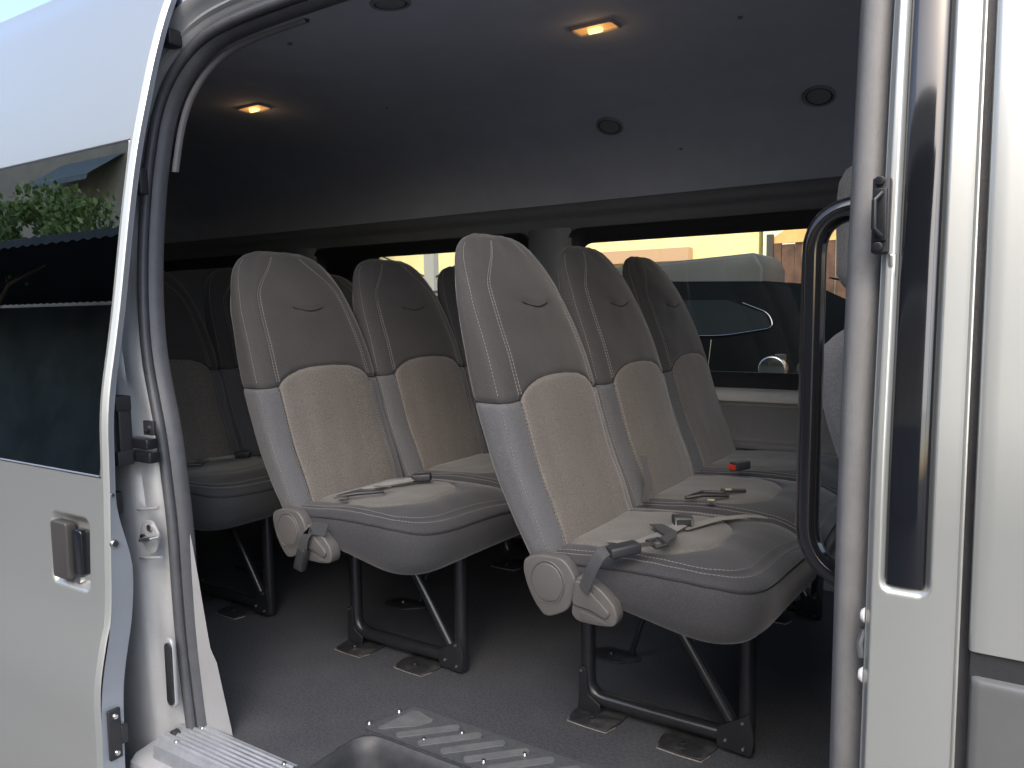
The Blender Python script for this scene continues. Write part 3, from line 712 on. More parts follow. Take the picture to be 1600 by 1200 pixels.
def bgrid(name, cols, V, zf, part, m, parent, cap=None, closed=False):
    vv = []; R = len(V); C = len(cols)
    uvs = []
    for v in V:
        for (a, b) in cols:
            z = zf(v, a, b); n_ = norm_at(a, b, z); p = sec(a, b, z)+n_*disp(a, b, z, part); vv.append(p); uvs.append((a*smo(HW, z), z))
    F_ = []
    CC = C if closed else C-1
    for i in range(R-1):
        for j in range(CC):
            F_.append((i*C+j, i*C+(j+1) % C, (i+1)*C+(j+1) % C, (i+1)*C+j))
    if cap == 'top':
        k_ = len(vv); vv.append(sum((vv[(R-1)*C+j] for j in range(C)), Vector())/C+Vector((0, 0, .001))); uvs.append((0, 1.2))
        for j in range(C): F_.append(((R-1)*C+j, (R-1)*C+(j+1) % C, k_))
    me = bpy.data.meshes.new(name); me.from_pydata([tuple(p) for p in vv], [], F_); me.update()
    uvl = me.uv_layers.new(name='UVMap')
    for lp in me.loops: uvl.data[lp.index].uv = uvs[lp.vertex_index]
    return link(name, me, m, parent)
def stitches(V, pts, L=.0055, gap=.003, r=.0007, nrm=None):
    """dashes along a polyline"""
    acc = 0; i = 0
    pts = [Vector(p) for p in pts]
    seglen = [(pts[k_+1]-pts[k_]).length for k_ in range(len(pts)-1)]; T = sum(seglen)
    def at(s):
        for k_, l_ in enumerate(seglen):
            if s <= l_ or k_ == len(seglen)-1: return pts[k_].lerp(pts[k_+1], min(1, s/max(l_, 1e-9)))
            s -= l_
    s = 0
    while s+L < T:
        a = at(s); b = at(s+L); d = (b-a)
        if d.length > 1e-6:
            V.tube([a-d*.02, a.lerp(b, .5), b+d*.02], r, 4, cap=False)
        s += L+gap
def make_backrest(parent):
    body_cols = [(a, b) for (a, b) in PER if not (b > .999 and abs(a) < .80)]
    # rotate so the list starts after the insert
    k_ = next(i for i, (a, b) in enumerate(body_cols) if b > .999 and a >= .80)
    body_cols = body_cols[k_:]+body_cols[:k_]
    back = bgrid('backrest', body_cols, VL, zrow_low, 'side', SIDE, parent)
    ins = [(a, 1.0) for a in AF if abs(a) <= .8001]
    bgrid('center_insert', ins, VL, zrow_low, 'insert', INSERT, back)
    bgrid('headrest_cover', PER, VH, zrow_head, 'head', COVER, back, cap='top', closed=True)
    V = MB()
    for sg_ in (-1, 1):
        for aa in (.775, .825):
            stitches(V, [surf(sg_*aa, 1.0, .45+.01*i, .0006) for i in range(36)])
            stitches(V, [surf(sg_*aa*(1-.5*sst(1.06, 1.19, .82+.01*i)), 1.0, .82+.01*i, .0006) for i in range(37)])
        stitches(V, [surf(sg_*1.0, .62, .46+.01*i, .0006) for i in range(34)], r=.0007)
        stitches(V, [surf(sg_*1.0, .62-.2*sst(1.05, 1.18, .82+.01*i), .82+.01*i, .0006) for i in range(36)], r=.0007)
    V.build('stitching', THREAD, back, smooth=False)['kind'] = 'stuff'
    V = MB()
    V.tube([surf(a, b, hs(a, b), -.0035) for a, b in PER+[PER[0]]], .0016, 6, cap=False)
    V.tube([surf(-.27+.54*i/16, 1.0, 1.030-.012*math.cos(min(1, abs(-.27+.54*i/16)/.30)*math.pi/2), -.0012) for i in range(17)], .0020, 6, cap=False)
    for sg_ in (-1, 1): V.tube([surf(sg_*.80, 1.0, .44+.02*i, -.0028) for i in range(19)], .0011, 5, cap=False)
    V.build('seam_shade_line', GROOVE, back)
    return back

# cushion : polar grid around the insert
def radial(poly, c, n):
    pts = sorted([(math.atan2(y-c[1], x-c[0]), math.hypot(x-c[0], y-c[1])) for x, y in poly])
    pts = [(pts[-1][0]-2*math.pi, pts[-1][1])]+pts+[(pts[0][0]+2*math.pi, pts[0][1])]
    return [lerp(pts, -math.pi+2*math.pi*i/n) for i in range(n)]
def dense(poly, k_=6):
    out = []; n = len(poly)
    for i in range(n):
        a = poly[i]; b = poly[(i+1) % n]
        for j in range(k_): t = j/k_; out.append((a[0]+(b[0]-a[0])*t, a[1]+(b[1]-a[1])*t))
    return out
def make_cushion(parent, kind):
    """kind: 'near', 'mid', 'far' - outer corners rounded more"""
    X0_, X1_ = -.055, .475; W = .2385
    rn = .12 if kind == 'near' else .03; rf_ = .12 if kind == 'far' else .03
    out = rpoly([(X0_, -W), (X1_-(.035 if kind == 'near' else 0), -W+.0), (X1_, W-(0)), (X0_, W)], [.03, rn, rf_, .03], 10)
    ins = rpoly([(.01, -.155), (.25, -.165), (.315, -.09), (.315, .09), (.25, .165), (.01, .155)], [.02, .09, .08, .08, .09, .02], 8)
    c = (.17, 0); N = 96
    ro_ = radial(dense(out, 12), c, N); ri = radial(dense(ins, 12), c, N)
    ang = [-math.pi+2*math.pi*i/N for i in range(N)]
    def top(x, y):
        fr_ = (x-X0_)/(X1_-X0_)
        z = .488+.020*math.sin(min(1, max(0, fr_))*math.pi*.9)-.030*(abs(y)/W)**4*.6-.035*sst(.78, 1.02, fr_)
        z += .003*mnoise.noise(Vector((x*9, y*11, 1.3)))+.0015*mnoise.noise(Vector((x*30, y*16, 4.1)))
        return z+.004*math.exp(-((x-.19)**2+(y)**2)/.02)*-1
    def bot(x): return .398-.045*sst(.05, .38, x)+.015*sst(.40, .48, x)
    # insert
    vi = [(c[0], 0, top(*c)+.003)]; fi_ = []
    rings = [.12, .3, .5, .7, .84, .92, .96, .985, 1.0]
    for t in rings:
        for a, r_ in zip(ang, ri):
            x = c[0]+math.cos(a)*r_*t; y = math.sin(a)*r_*t; vi.append((x, y, top(x, y)+.004*(1-t**6)-.0045*math.exp(-((1-t)*r_/.006)**2)+.002*math.sin(x*60)*.2))
    for k_ in range(N): fi_.append((0, 1+k_, 1+(k_+1) % N))
    for i in range(len(rings)-1):
        for k_ in range(N): fi_.append((1+i*N+k_, 1+(i+1)*N+k_, 1+(i+1)*N+(k_+1) % N, 1+i*N+(k_+1) % N))
    v = []; 
    lev = []
    for t in (0, .03, .07, .14, .3, .5, .7, .85, 1.0): lev.append(('mid', t))
    prof = [(.040, 0), (.034, -.0035), (.028, .0), (.018, .0005), (.008, -.002), (.003, -.006), (.001, -.010), (.0035, -.0135), (0.0, -.017), (-.004, -.035), (-.006, -.3), (-.003, -.6), (.004, -.85), (.02, -.97), (.05, -1.03)]
    for kind_, t in lev:
        for a, ra, rb_ in zip(ang, ri, ro_):
            r_ = ra+(rb_-.042-ra)*t; x = c[0]+math.cos(a)*r_; y = math.sin(a)*r_
            v.append((x, y, top(x, y)-.0045*math.exp(-((r_-ra)/.006)**2)))
    for ins_, dz in prof:
        for a, rb_ in zip(ang, ro_):
            r_ = rb_-ins_; x = c[0]+math.cos(a)*r_; y = math.sin(a)*r_
            zt = top(x, y); 
            if dz > -.0346: z = zt+dz
            else: z = (zt-.017)*(1+dz)+bot(x)*(-dz) if dz >= -1 else bot(x)-.004
            if dz == -.035: z = zt-.03
            v.append((x, y, z))
    nr = len(lev)+len(prof); f = []
    for i in range(nr-1):
        for k_ in range(N): f.append((i*N+k_, (i+1)*N+k_, (i+1)*N+(k_+1) % N, i*N+(k_+1) % N))
    f.append(tuple((nr-1)*N+k_ for k_ in range(N)))
    cu = pyd('seat_cushion', v, f, CUSH, parent)
    pyd('cushion_insert', vi, fi_, CINS, cu)
    V = MB()
    lim = [k_ for k_ in range(N) if c[0]+math.cos(ang[k_])*ro_[k_] > -.02]
    for off, dz in ((.046, .0008), (.024, .0012)):
        pts = []
        for k_ in lim:
            r_ = ro_[k_]-off; x = c[0]+math.cos(ang[k_])*r_; y = math.sin(ang[k_])*r_; pts.append(Vector((x, y, top(x, y)+dz)))
        stitches(V, pts)
    V.build('stitching', THREAD, cu, smooth=False)['kind'] = 'stuff'
    V = MB(); V.tube([(c[0]+math.cos(ang[k_])*(ro_[k_]-.0025), math.sin(ang[k_])*(ro_[k_]-.0025), top(c[0]+math.cos(ang[k_])*ro_[k_], math.sin(ang[k_])*ro_[k_])-.0125) for k_ in lim], .0015, 6)
    V.build('seam_shade_line', GROOVE, cu)
    return cu

def make_recliner(parent, y):
    """end cover: teardrop disc + arm"""
    D = MB(); pts = [(-.036, .478), (.0, .492), (.055, .492), (.075, .475), (.090, .448), (.080, .405), (.066, .380), (.030, .362), (.012, .360), (-.010, .382), (-.030, .418), (-.040, .455)]
    pts = [(a-.0, b) for a, b in pts]
    o = D.prism(rpoly(pts, .02, 5), 1, y, y+.030).build('recliner_cover', TAUPE, parent, bevel=.004, seg=3)
    cpt = []
    for j in range(40):
        a = 2*math.pi*j/40; cpt.append((.021+.0405*math.cos(a)*(1-.10*max(0, -math.sin(a))), .432+.048*math.sin(a)))
    cpt = [(x, max(z, .389+abs(x-.021)*.25)) for x, z in cpt]
    MB().tube([(x, y+.0005, z) for x, z in cpt]+[(cpt[0][0], y+.0005, cpt[0][1])], .0022, 6, cap=False).build('cover_ridge', TAUPED, o)
    MB().prism([(.021+(x-.021)*.9, .432+(z-.432)*.9) for x, z in cpt], 1, y-.0025, y+.004).build('cover_disc', TAUPE, o, bevel=.002)
    MB().cyl((.005, y-.0035, .392), (.005, y, .392), .003, 10, .002).build('rivet', TAUPE, o)
    A = MB(); ap = [(.092, .462), (.112, .460), (.150, .440), (.178, .412), (.184, .388), (.176, .370), (.140, .365), (.092, .366), (.078, .380), (.086, .42)]
    ao = A.prism(rpoly(ap, .014, 5), 1, y-.004, y+.03).build('anchor_cover', TAUPE, parent, bevel=.0035, seg=3)
    MB().prism(rpoly([(.090, .455), (.106, .453), (.170, .398), (.160, .384), (.125, .398), (.084, .402)], .008, 4), 1, y-.010, y).build('cover_ridge', TAUPE, ao, bevel=.002)
    MB().prism(rpoly([(.098, .390), (.125, .386), (.155, .378), (.160, .372), (.100, .371)], .004, 3), 1, y-.0055, y).build('cover_recess', TAUPED, ao, bevel=.001)
    return o
def make_legs(parent, y, full=True, first=True):
    r = .0185
    xr, xf = -.035, .362
    T = MB(); T.tube(bend([(xr, y, .37), (xr, y, .036), (xf, y, .036)], [.055], 8), r, 16)
    leg = T.build('leg_frame', TUBE, parent, auto=80)
    MB().tube([(xf, y, .012), (xf, y, .36)], r, 16).build('front_tube', TUBE, leg, auto=80)
    MB().tube([(.125, y-.004, .385), (xf-.025, y-.004, .06)], .0145, 14).build('diagonal_brace', TUBE, leg, auto=80)
    MB().prism(rpoly([(xf-.062, .016), (xf+.016, .010), (xf+.022, .055), (xf+.010, .11), (xf-.012, .092), (xf-.062, .060)], .008, 4), 1, y-.024, y-.0195).build('corner_bracket', TUBE, leg, bevel=.0012)
    MB().prism(rpoly([(xr-.018, .006), (xr+.040, .006), (xr+.045, .03), (xr+.012, .05), (xr+.004, .12), (xr-.014, .12)], .008, 4), 1, y-.024, y-.0195).build('rear_bracket', TUBE, leg, bevel=.0012)
    for bx_, bz in ((xf-.004, .085), (xf-.002, .025), (xf-.042, .035), (xr-.008, .11)):
        MB().cyl((bx_, y-.0195, bz), (bx_, y-.0275, bz), .0042, 12, .003).build('rivet', STEEL, leg)
    for px in (.0, .232):
        pl = MB().prism(rpoly([(px-.052, y-.080), (px+.052, y-.080), (px+.068, y-.01), (px+.062, y+.03), (px-.048, y+.03), (px-.062, y-.03)], .016, 4), 2, .001, .0055).build('mounting_plate', PLATE, leg, bevel=.0012)
        # worn bright edge lip of the cut floor covering
        MB().tube([(px-.056, y-.062, .0022), (px-.054, y-.080, .0022), (px, y-.084, .0022), (px+.052, y-.0835, .0022), (px+.062, y-.05, .0022)], .0014, 6).build('plate_edge', BRASS, leg)
        MB().cyl((px-.003, y-.045, .0055), (px-.003, y-.045, .007), .014, 20).build('washer', PLATE, leg)
        MB().cyl((px-.003, y-.045, .007), (px-.003, y-.045, .014), .0085, 6, .0078).build('bolt', TUBE, leg, bevel=.001)
    return leg
def buckle_box(V, c, d, up_, L=.062, w_=.030, h_=.020):
    d = Vector(d).normalized(); up_ = Vector(up_); s = up_.cross(d).normalized(); u_ = d.cross(s).normalized()
    V.obox(c, d, s, u_, L, w_, h_)
    return d, s, u_
def make_belts(parent, style):
    """style 0: front-most bench ; 1: bench behind"""
    zc = .512
    if style == 0:
        b = MB(); d, s_1, u_ = buckle_box(b, (.185, -.245, .525), (.09, .10, .015), (0, 0, 1), .066, .034, .022)
        bo = b.build('belt_buckle', BLACKP, parent, bevel=.005)
        st_ = MB(); st_.ribbon(bend([(.115, -.285, .440), (.135, -.285, .490), (.150, -.275, .522), (.170, -.255, .527)], [.02, .02], 6), Vector((.8, -.35, -.3)), .030, .0016)
        st_.build('webbing', STRAP, bo)
        tg = MB(); e = Vector((.185, -.245, .525))+d*.033
        tg.obox(e+d*.014, d, s_1, u_, .030, .022, .002).obox(e+d*.006+s_1*.008, d, s_1, u_, .02, .004, .002); tg.build('latch_tongue', STEEL, bo)
        t2 = MB(); c2 = e+d*.042+Vector((0, 0, -.002)); t2.obox(c2-d*.012, d, s_1, u_, .008, .048, .008).obox(c2+d*.012, d, s_1, u_, .008, .048, .008).obox(c2+s_1*.022, d, s_1, u_, .03, .006, .008).obox(c2-s_1*.022, d, s_1, u_, .03, .006, .008)
        t2.build('belt_adjuster', BLACKP, bo, bevel=.0025)
        w2 = MB(); w2.ribbon([c2+d*.006, c2+Vector((.01, .05, .004)), c2+Vector((-.01, .10, -.006)), c2+Vector((-.07, .17, -.012))], [Vector((.8, -.4, 0)), Vector((.9, -.2, .1)), Vector((.8, .1, .3)), Vector((.7, .5, 0))], .030, .0016); w2.build('webbing', STRAP, bo)
        b = MB(); d, s_1, u_ = buckle_box(b, (.215, .015, .528), (.06, -.10, .0), (0, 0, 1), .034, .044, .020); bo = b.build('belt_buckle', BLACKP, parent, bevel=.003)
        p = Vector((.215, .015, .530)); MB().obox(p+d*.018+u_*.004, d, s_1, u_, .003, .038, .003).obox(p+d*.018-s_1*.018-u_*.003, d, s_1, u_, .003, .003, .016).obox(p+d*.018+s_1*.018-u_*.003, d, s_1, u_, .003, .003, .016).build('buckle_rim', STEEL, bo)
        wb = MB(); wb.ribbon([(.215, .0, .520), (.20, -.06, .512), (.18, -.13, .510), (.12, -.16, .508)], Vector((1, -.1, .0)), .034, .0016)
        wb.ribbon([(.225, -.005, .514), (.27, .10, .517), (.32, .18, .512), (.35, .21, .506)], Vector((.7, -.5, 0)), .026, .0016); wb.build('webbing', mat('grey webbing', (.17, .165, .16), rough=.6, noise=.2, nscale=300), bo)
        b = MB(); b.tube([(.13, .28, .512), (.17, .30, .520), (.225, .335, .517), (.205, .37, .516), (.15, .35, .516), (.13, .28, .512)], .005, 8).obox((.22, .40, .518), (1, .5, 0), (-.5, 1, 0), (0, 0, 1), .065, .016, .008)
        bo = b.build('belt_adjuster', BLACKP, parent, bevel=.001)
        MB().obox((.215, .372, .525), (1, .4, 0), (-.4, 1, 0), (0, 0, 1), .016, .010, .003).obox((.20, .27, .516), (1, 0, 0), (0, 1, 0), (0, 0, 1), .018, .016, .003).build('latch_tongue', STEEL, bo)
        b = MB(); b.obox((.165, .66, .535), (.5, 1, .05), (1, -.5, 0), (0, 0, 1), .06, .032, .026); bo = b.build('belt_buckle', BLACKP, parent, bevel=.004)
        MB().obox((.150, .630, .533), (.5, 1, .05), (1, -.5, 0), (0, 0, 1), .004, .026, .016).build('release_button', RED, bo, bevel=.001)
        MB().ribbon([(.035, .235, .50), (.04, .24, .56), (.025, .243, .62)], Vector((1, .2, 0)), .016, .0016).build('webbing', STRAP, bo)
    else:
        b = MB(); b.obox((.088, -.285, .372), (-.25, -.1, -1), (1, 0, -.25), (0, 1, 0), .060, .034, .020); bo = b.build('belt_buckle', BLACKP, parent, bevel=.005)
        MB().ribbon(bend([(.165, -.268, .455), (.13, -.283, .462), (.105, -.292, .43), (.096, -.290, .395)], [.02, .02], 6), [Vector((.3, .1, 1))]*8+[Vector((1, 0, .1))]*30, .034, .0018).build('webbing', STRAP, bo)
        MB().obox((.107, -.297, .378), (-.25, -.1, -1), (1, 0, -.25), (0, 1, 0), .055, .003, .003).build('buckle_rim', STEEL, bo)
        b = MB(); b.obox((.19, .09, .527), (1, .6, .05), (-.6, 1, 0), (0, 0, 1), .055, .032, .022); bo = b.build('belt_buckle', BLACKP, parent, bevel=.005)
        MB().ribbon([(.10, -.06, .512), (.14, .0, .522), (.17, .07, .523)], Vector((1, -.6, 0)), .034, .002).build('webbing', mat('light webbing', (.25, .245, .24), rough=.6), bo)
        b = MB(); b.tube([(.10, -.16, .512), (.15, -.14, .522), (.19, -.08, .520), (.16, -.05, .516), (.11, -.09, .514), (.10, -.16, .512)], .005, 8); bo = b.build('belt_adjuster', BLACKP, parent)
        MB().obox((.125, -.175, .515), (1, .5, 0), (-.5, 1, 0), (0, 0, 1), .035, .018, .003).obox((.17, -.06, .528), (1, .5, 0), (-.5, 1, 0), (0, 0, 1), .05, .006, .003).build('latch_tongue', STEEL, bo)

ROWX = [-.80, -1.592, -2.384]
LBL = ['front three-seat bench nearest the grab handle, its doorway-side backrest the brightest in the van',
       'middle three-seat bench right behind the front one, buckle dangling over its recliner cover',
       'dim rearmost three-seat bench half hidden by the rear edge of the doorway']
def make_bench(x, label, full=True):
    t = root('bench_seat', (x, 1.633, 0), label, 'bench seat', 'rows of three-seat benches inside the van')
    proto = make_backrest(t)
    for k_ in (1, 2):
        c = dup_tree(proto, t); c.location = (0, SEATW*k_, 0); c.rotation_euler = (0, (.007, -.005)[k_-1], 0)
    for k_, kd in enumerate(('near', 'mid', 'far')):
        cu = make_cushion(t, kd); cu.location = (0, SEATW*k_, 0)
    make_recliner(t, -.268)
    l1 = make_legs(t, .035)
    l2 = dup_tree(l1, t); l2.location = (-.012, .87, 0)
    # centre support: short stay with its own plate, and the cross rails under the cushions
    V = MB(); V.tube([(-.06, .37, .012), (-.035, .375, .10), (.06, .42, .36)], .008, 12); ms = V.build('center_stay', TUBE, t)
    MB().prism(rpoly([(-.165, .30), (-.075, .295), (-.02, .345), (-.05, .385), (-.14, .385), (-.18, .34)], .014, 4), 2, .001, .0055).build('mounting_plate', PLATE, ms, bevel=.001)
    MB().cyl((-.115, .345, .0055), (-.115, .345, .013), .010, 16, .008).build('bolt', TUBE, ms)
    V = MB()
    for xx in (-.03, .34): V.tube([(xx, -.18, .372), (xx, 1.15, .372)], .011, 12)
    V.build('cross_rail', TUBE, t)
    return t
b0 = make_bench(ROWX[0], LBL[0])
b1 = dup_tree(b0, None, (ROWX[1], 1.633, 0)); b1['label'] = LBL[1]
b2 = dup_tree(b0, None, (ROWX[2], 1.633, 0)); b2['label'] = LBL[2]
make_belts(b0, 0); make_belts(b1, 1); make_belts(b2, 1)
MB().obox((.165, .10, .525), (1, .6, .05), (-.6, 1, 0), (0, 0, 1), .01, .03, .016).build('release_button', RED, b2)
# orange tag light under front bench
MB().cyl((.180, .03, .372), (.180, .021, .372), .006, 12).build('reflector', mat('orange reflector', (.8, .25, .06), rough=.3), b0)

# front passenger seat (only its rear edge shows)
fs = root('front_seat', (-.19, 1.76, 0), 'plain light grey front passenger seat with separate headrest, behind the centre pillar', 'seat')
FSX = [(.45, .02), (.66, -.045), (.74, -.075), (.82, -.098), (.89, -.108), (.95, -.098), (.985, -.065)]
def pill(name, zs_, xb, th, hw_f, m, par, n=5):
    V = MB(); rows = []
    z0, z1 = zs_[0], zs_[-1]
    for z in zs_:
        t = (z-z0)/(z1-z0); e = math.sqrt(max(.0, 1-max(0, (t-.85)/.15)**2))*.98+.02
        row = []
        for j in range(41):
            a = 2*math.pi*j/40; cc, ss_ = math.cos(a), math.sin(a)
            k_ = (abs(cc)**n+abs(ss_)**n)**(-1/n)
            row.append((xb(z)+th/2+cc*k_*th/2*e, ss_*k_*hw_f(z)*(e*.25+.75), z))
        rows.append(row)
    V.grid(rows); V.add(rows[-1][:-1], [tuple(range(40))]); V.add(rows[0][:-1], [tuple(range(40))])
    return V.build(name, m, par, auto=80)
bk = pill('backrest', [.45+.02*i for i in range(26)]+[.955, .965, .973, .979, .983, .985], lambda z: smo(FSX, z, .03), .17, lambda z: .23, FRONTF, fs)
MB().tube([(smo(FSX, .925, .03)+.003+.0, -.2+.4*i/10, .925+.006*math.sin(i)) for i in range(11)], .0015, 6).build('stitching', GROOVE, bk)
hr = pill('headrest', [1.00]+[1.01+.02*i for i in range(14)]+[1.29, 1.295, 1.298], lambda z: lerp([(1.0, -.02), (1.03, -.055), (1.06, -.083), (1.2, -.088), (1.26, -.082), (1.30, -.06)], z), .12, lambda z: .15, FRONTF, fs)
MB().tube([(-.086, -.15, 1.062), (-.088, 0, 1.062), (-.086, .15, 1.062)], .002, 6).build('seam_shade_line', GROOVE, hr)
MB().cyl((.0, -.06, .9), (.0, -.06, 1.05), .007).cyl((.0, .06, .9), (.0, .06, 1.05), .007).build('headrest_post', STEEL, fs)
MB().box((-.05, -.23, .40), (.42, .23, .53)).build('seat_cushion', FRONTF, fs, bevel=.04, seg=4)
MB().box((0, -.2, .004), (.38, .2, .42)).build('seat_base', BLACKP, fs, bevel=.02)

# ================================================================== OUTSIDE, far side
GZ = -.68
yb = root('yellow_building', (-6, 14, GZ), 'pale yellow sunlit building behind the far windows', 'building')
YW = mat('pale yellow render', (.85, .74, .38), rough=.8, noise=.06, nscale=3)
MB().box((-10, 0, 0), (2.4, 4, 9)).build('wall', YW, yb, smooth=False)
MB().box((2.5, -.1, 0), (4.6, 4, 8)).build('wing_wall', mat('pale green grey render', (.75, .80, .62), rough=.8, noise=.05, nscale=3), yb, smooth=False)
MB().box((-1.0, -.25, 2.62), (1.2, -.02, 2.86)).box((-1.0, -.25, 0), (-.9, -.02, 2.4)).box((1.1, -.25, 0), (1.2, -.02, 2.4)).build('canopy', mat('brown canopy', (.55, .36, .22), rough=.7), yb, smooth=False)
for wx in (-8.5, -6, -3.5): MB().box((wx, -.03, 3.5), (wx+1.2, .0, 5)).build('window', mat('dark pane', (.05, .06, .07), rough=.1), yb, smooth=False)
cs = MB(); cs.grid([[(-.0+.05*i, .03*math.sin(i*1.6), z) for z in (0, 3.0)] for i in range(60)])
o = cs.build('corrugated_fence', mat('corrugated sheet', (.38, .38, .36), rough=.5, noise=.15, nscale=5)); o.location = (-13.4, 11.2, GZ); tag(o, 'grey corrugated sheet fence seen past the middle bench backrests', 'fence')
sf = root('steel_post', (-7.05, 9.0, GZ), 'pale grey steel post with thin wires in front of the yellow wall', 'post'); MB().box((-.09, -.06, 0), (.09, .06, 6)).build('shaft', mat('pale steel', (.42, .42, .40), rough=.5), sf, smooth=False)
MB().tube([(-2.2, 0, 3.1), (0, 0, 2.2), (2.2, 0, 3.1)], .015, 6).tube([(-2.2, 0, 2.3), (0, 0, 3.2)], .015, 6).build('wire', BLACKP, sf)
# parked truck (dark grey)
tr = root('parked_truck', (-2.6, 7.2, GZ), 'dark grey truck with a sloping canvas edge parked beyond the right-hand window', 'truck')
TG = mat('dusty dark grey tarpaulin', (.025, .03, .034), rough=.6, noise=.25, nscale=4, bump=.3, bscale=8)
MB().prism([(-2.6, 1.0), (.95, 1.0), (.97, 2.04), (.90, 2.16), (-.6, 2.08), (-2.6, 1.93)], 1, -.7, .1).build('cargo_cover', TG, tr, bevel=.03)
MB().box((-2.6, -.72, 1.55), (.96, -.70, 1.62)).box((-2.6, -.72, 1.88), (.96, -.70, 1.91)).build('side_rail', mat('grey rail', (.20, .21, .22), rough=.5), tr, smooth=False)
MB().box((-2.6, -.6, .55), (.95, .1, 1.0)).build('chassis', BLACKP, tr, bevel=.02)
for x in (-2.0, .2):
    MB().cyl((x, -.65, .48), (x, -.42, .48), .48, 28).build('wheel', BLACKP, tr, bevel=.03)
# parked black car
car = root('parked_car', (-2.30, 4.75, GZ), 'black car with chrome window line parked right outside the far window', 'car')
CB = mat('black car paint', (.004, .005, .006), rough=.4, spec=.0)
cb_ = MB(); cx = [(-2.5, .9, .4), (-2.4, 1.3, .4), (-2.0, 1.5, .4), (-1.7, 1.62, .4), (-1.2, 1.82, .4), (-.6, 1.87, .4), (.2, 1.88, .4), (.9, 1.86, .4), (1.2, 1.83, .4), (1.34, 1.76, .4), (1.44, 1.6, .4), (1.5, 1.35, .42), (1.56, .9, .45), (1.54, .6, .5)]
rows = []
for x, zt, zb in cx:
    row = []
    for t in [0, .25, .45, .5, .55, .62, .72, .85, 1.0]:
        z = zb+(zt-zb)*t; yo = lerp([(.3, .03), (.6, .0), (1.2, .01), (1.5, .05), (1.75, .14), (1.88, .32)], z); row.append((x, yo, z))
    row += [(x, .9, zt+.03*(zt > 1.5)), (x, 1.5, zt), (x, 1.8, zb)]
    rows.append(row)
cb_.grid(rows); cb_.add(rows[0], [tuple(range(len(rows[0])))]); cb_.add(rows[-1], [tuple(range(len(rows[-1])))])
co = cb_.build('body', CB, car, auto=35)
def cy(z): return lerp([(.3, .03), (.6, .0), (1.2, .01), (1.5, .05), (1.75, .14), (1.88, .32)], z)-.004
wl = [(-1.45, 1.55), (.85, 1.53), (1.14, 1.58), (1.10, 1.66), (.85, 1.75), (-1.1, 1.77)]
MB().add([(x, cy(z), z) for x, z in wl], [tuple(range(6))]).build('side_window', mat('dark car glass', (.006, .009, .012), rough=.3, spec=.03), co, smooth=False)
CHR = mat('chrome trim', (.35, .36, .38), rough=.15, metal=1)
MB().tube(bend([(.3, cy(1.53)-.003, 1.525), (.85, cy(1.53)-.003, 1.525), (1.16, cy(1.58)-.003, 1.575), (1.12, cy(1.66)-.003, 1.665), (.95, cy(1.74)-.003, 1.73)], .08), .003, 6).build('window_trim', CHR, co)
MB().tube([(.50, .03, 1.44), (.53, .01, 1.44), (.64, .01, 1.44), (.67, .03, 1.44)], .008, 8).build('door_handle', CHR, co)
MB().tube([(.74, -.002, .5), (.76, .0, 1.2), (.78, .04, 1.5)], .003, 6).build('door_line', CHR, co)
for x in (-1.6, .95):
    wh = MB().cyl((x, -.02, .36), (x, .2, .36), .36, 32).build('wheel', BLACKP, car, bevel=.02)
    MB().cyl((x, -.03, .34), (x, .0, .34), .21, 24).build('rim', STEEL, wh, bevel=.01)
MB().box((1.44, .05, 1.12), (1.56, .3, 1.34)).build('tail_light', RED, co, bevel=.02)
# plank fence
pf = root('plank_fence', (-1.9, 9.2, GZ), 'tall brown plank fence with sunlit orange upper boards at the right end of the window', 'fence')
lb = MB()
for i in range(44): lb.box((-.35+.145*i, .01*(i % 3), 0), (-.35+.145*i+.138, .05, 2.42+.09*random.random()))
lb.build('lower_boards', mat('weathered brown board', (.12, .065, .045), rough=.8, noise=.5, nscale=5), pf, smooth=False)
PLK = mat('sunlit wood board', (.80, .48, .18), rough=.7, noise=.2, nscale=6)  # sunlight on the fence top is put into this orange
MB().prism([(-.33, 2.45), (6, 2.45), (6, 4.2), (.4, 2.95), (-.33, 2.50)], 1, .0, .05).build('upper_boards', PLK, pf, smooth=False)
for x in (-.36, .16, .68, 1.3):
    MB().box((x, -.07, 0), (x+.07, -.005, 2.55 if x < 0 else 3.0)).build('fence_post', mat('dark fence post', (.06, .055, .05), rough=.7), pf, smooth=False)
# scrub and clutter right of the car
bu = MB()
for _ in range(900):
    a = Vector((random.uniform(-.9, 1.4), random.gauss(0, .25), random.random()**1.4*1.25)); n1 = Vector((random.gauss(0, 1), random.gauss(0, 1), random.gauss(0, 1))).normalized(); t1 = n1.orthogonal().normalized()*random.uniform(.03, .07); t2 = n1.cross(t1)*.6
    bu.add([a-t1, a+t2, a+t1, a-t2], [(0, 1, 2, 3)])
o = bu.build('shrub', mat('dark olive leaf', (.05, .07, .03), rough=.6, noise=.4, nscale=4), smooth=False); o.location = (-1.3, 8.4, GZ); tag(o, 'low dark shrub in front of the plank fence', 'shrub')
mc = root('motorcycle', (-.96, 4.25, GZ), 'parked motorcycle with round chrome lamp beyond the window, right of the black car', 'motorcycle')
MB().cyl((-.05, -.02, 1.36), (-.05, .1, 1.36), .075, 24).build('headlamp', CHR, mc, bevel=.01)
MB().tube([(-.02, .05, 1.44), (-.05, .1, .6)], .03, 10).build('handlebar', BLACKP, mc)
MB().cyl((.12, .0, 1.37), (.12, .05, 1.37), .045, 20).build('indicator', CHR, mc)
MB().cyl((-.05, .06, .32), (-.05, .16, .32), .32, 28).build('wheel', BLACKP, mc, bevel=.03)
MB().box((-.15, .1, .5), (.1, .45, .95)).build('body', CB, mc, bevel=.08)

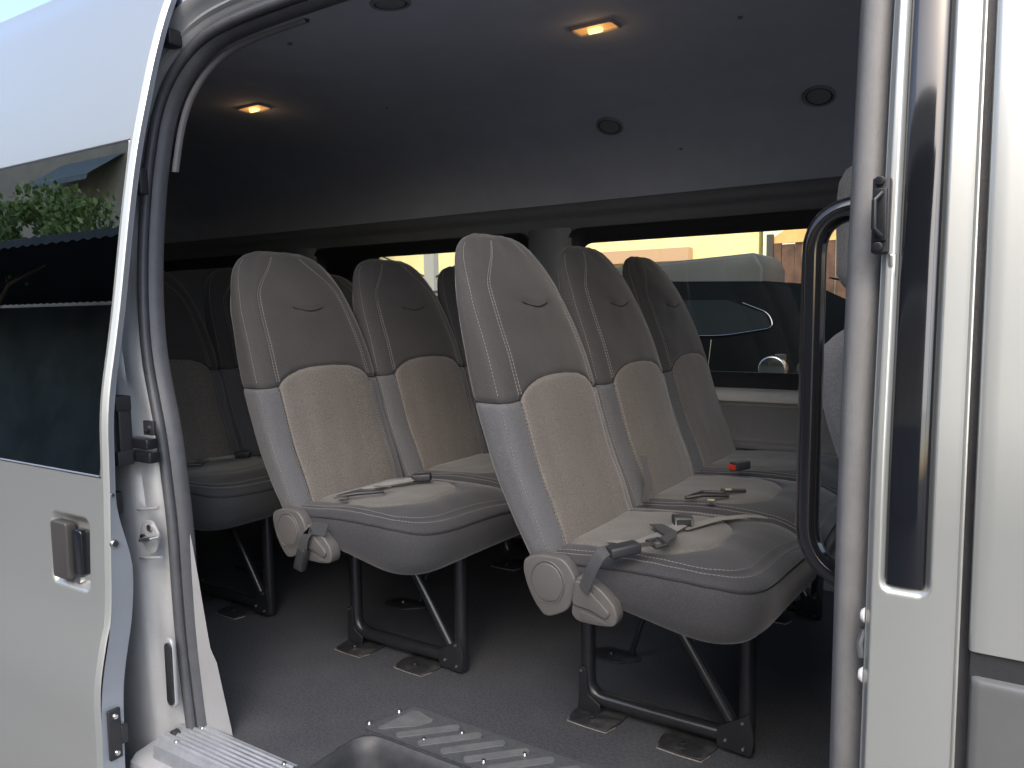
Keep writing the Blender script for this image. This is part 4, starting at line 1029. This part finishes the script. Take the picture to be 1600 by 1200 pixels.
# ================================================================== STREET BEHIND THE CAMERA (seen in the door glass and paint)
TAN = mat('tan rendered wall', (.75, .64, .48), rough=.85, noise=.18, nscale=1.2, bump=.3, bscale=20)
hb = root('tan_building', (-12, -9.5, GZ), 'tan rendered building across the yard, reflected in the sliding door window', 'building')
MB().box((-40, -4, 0), (-5, 0, 12.5)).build('wall', TAN, hb, smooth=False)
MB().box((-5, -4, 0), (14, -.01, 9.0)).build('low_wall', TAN, hb, smooth=False)
aw = MB(); aw.grid([[(-13.4+.12*i, y, z+.02*(i % 2)) for y, z in ((0.02, 10.1), (.9, 9.0))] for i in range(30)]); aw.grid([[(-13.4, .9, z), (-9.92, .9, z)] for z in (9.0, 8.85)])
aw.build('window_awning', mat('pale blue awning', (.30, .36, .36), rough=.5, noise=.1, nscale=3), hb, smooth=False)
cn = root('dark_canopy', (-10, -5.0, GZ), 'long dark corrugated canopy across the yard, reflected in the sliding door window', 'canopy')
DK = mat('dark canopy sheet', (.035, .045, .055), rough=.6, noise=.3, nscale=2)
c2 = MB(); c2.grid([[(-24+.18*i, y, z+.05*(i % 2)) for y, z in ((-4.3, 5.4), (0, 5.22), (0, 5.05))] for i in range(199)]); c2.build('canopy_sheet', DK, cn, smooth=False)
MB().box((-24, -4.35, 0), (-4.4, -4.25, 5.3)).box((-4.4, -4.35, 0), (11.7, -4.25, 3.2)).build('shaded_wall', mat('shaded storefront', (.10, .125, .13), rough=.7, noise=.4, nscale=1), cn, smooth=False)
for x in range(-15, 17, 14): MB().box((x, -.3, 0), (x+.15, -.15, 5.1)).build('canopy_post', DK, cn, smooth=False)
tr_ = root('street_tree', (-20.3, -6.4, GZ), 'green leafy tree across the yard, reflected in the sliding door window', 'tree')
MB().tube([(0, 0, 0), (.1, .05, 2), (-.1, 0, 4), (.3, .1, 6)], lambda t: .16*(1-.6*t), 10).tube([(0, 0, 3.6), (1.2, .2, 4.8), (2.6, .2, 5.2)], lambda t: .07*(1-.6*t), 8).tube([(0, 0, 3.4), (-1.2, .2, 4.6), (-2.0, .4, 5.6)], lambda t: .07*(1-.6*t), 8).build('trunk', mat('bark', (.12, .09, .07), rough=.9, noise=.3), tr_)
lf = MB(); cl_ = [(random.uniform(-2.6, 2.1), random.uniform(-1.0, .6), random.uniform(5.5, 7.4), random.uniform(.3, .7)) for _ in range(26)]
for cx_, cy_, cz_, rr_ in cl_:
    for _ in range(170):
        a = Vector((cx_, cy_, cz_))+Vector((random.gauss(0, 1), random.gauss(0, 1), random.gauss(0, .6))).normalized()*rr_*random.random()**.4
        n1 = Vector((random.gauss(0, 1), random.gauss(0, 1), random.gauss(0, 1))).normalized(); t1 = n1.orthogonal().normalized()*random.uniform(.06, .12); t2 = n1.cross(t1)*.55
        lf.add([a-t1, a+t2, a+t1, a-t2], [(0, 1, 2, 3)])
lf.build('crown', mat('green leaf', (.26, .38, .13), rough=.5, noise=.4, nscale=3), tr_, smooth=False)
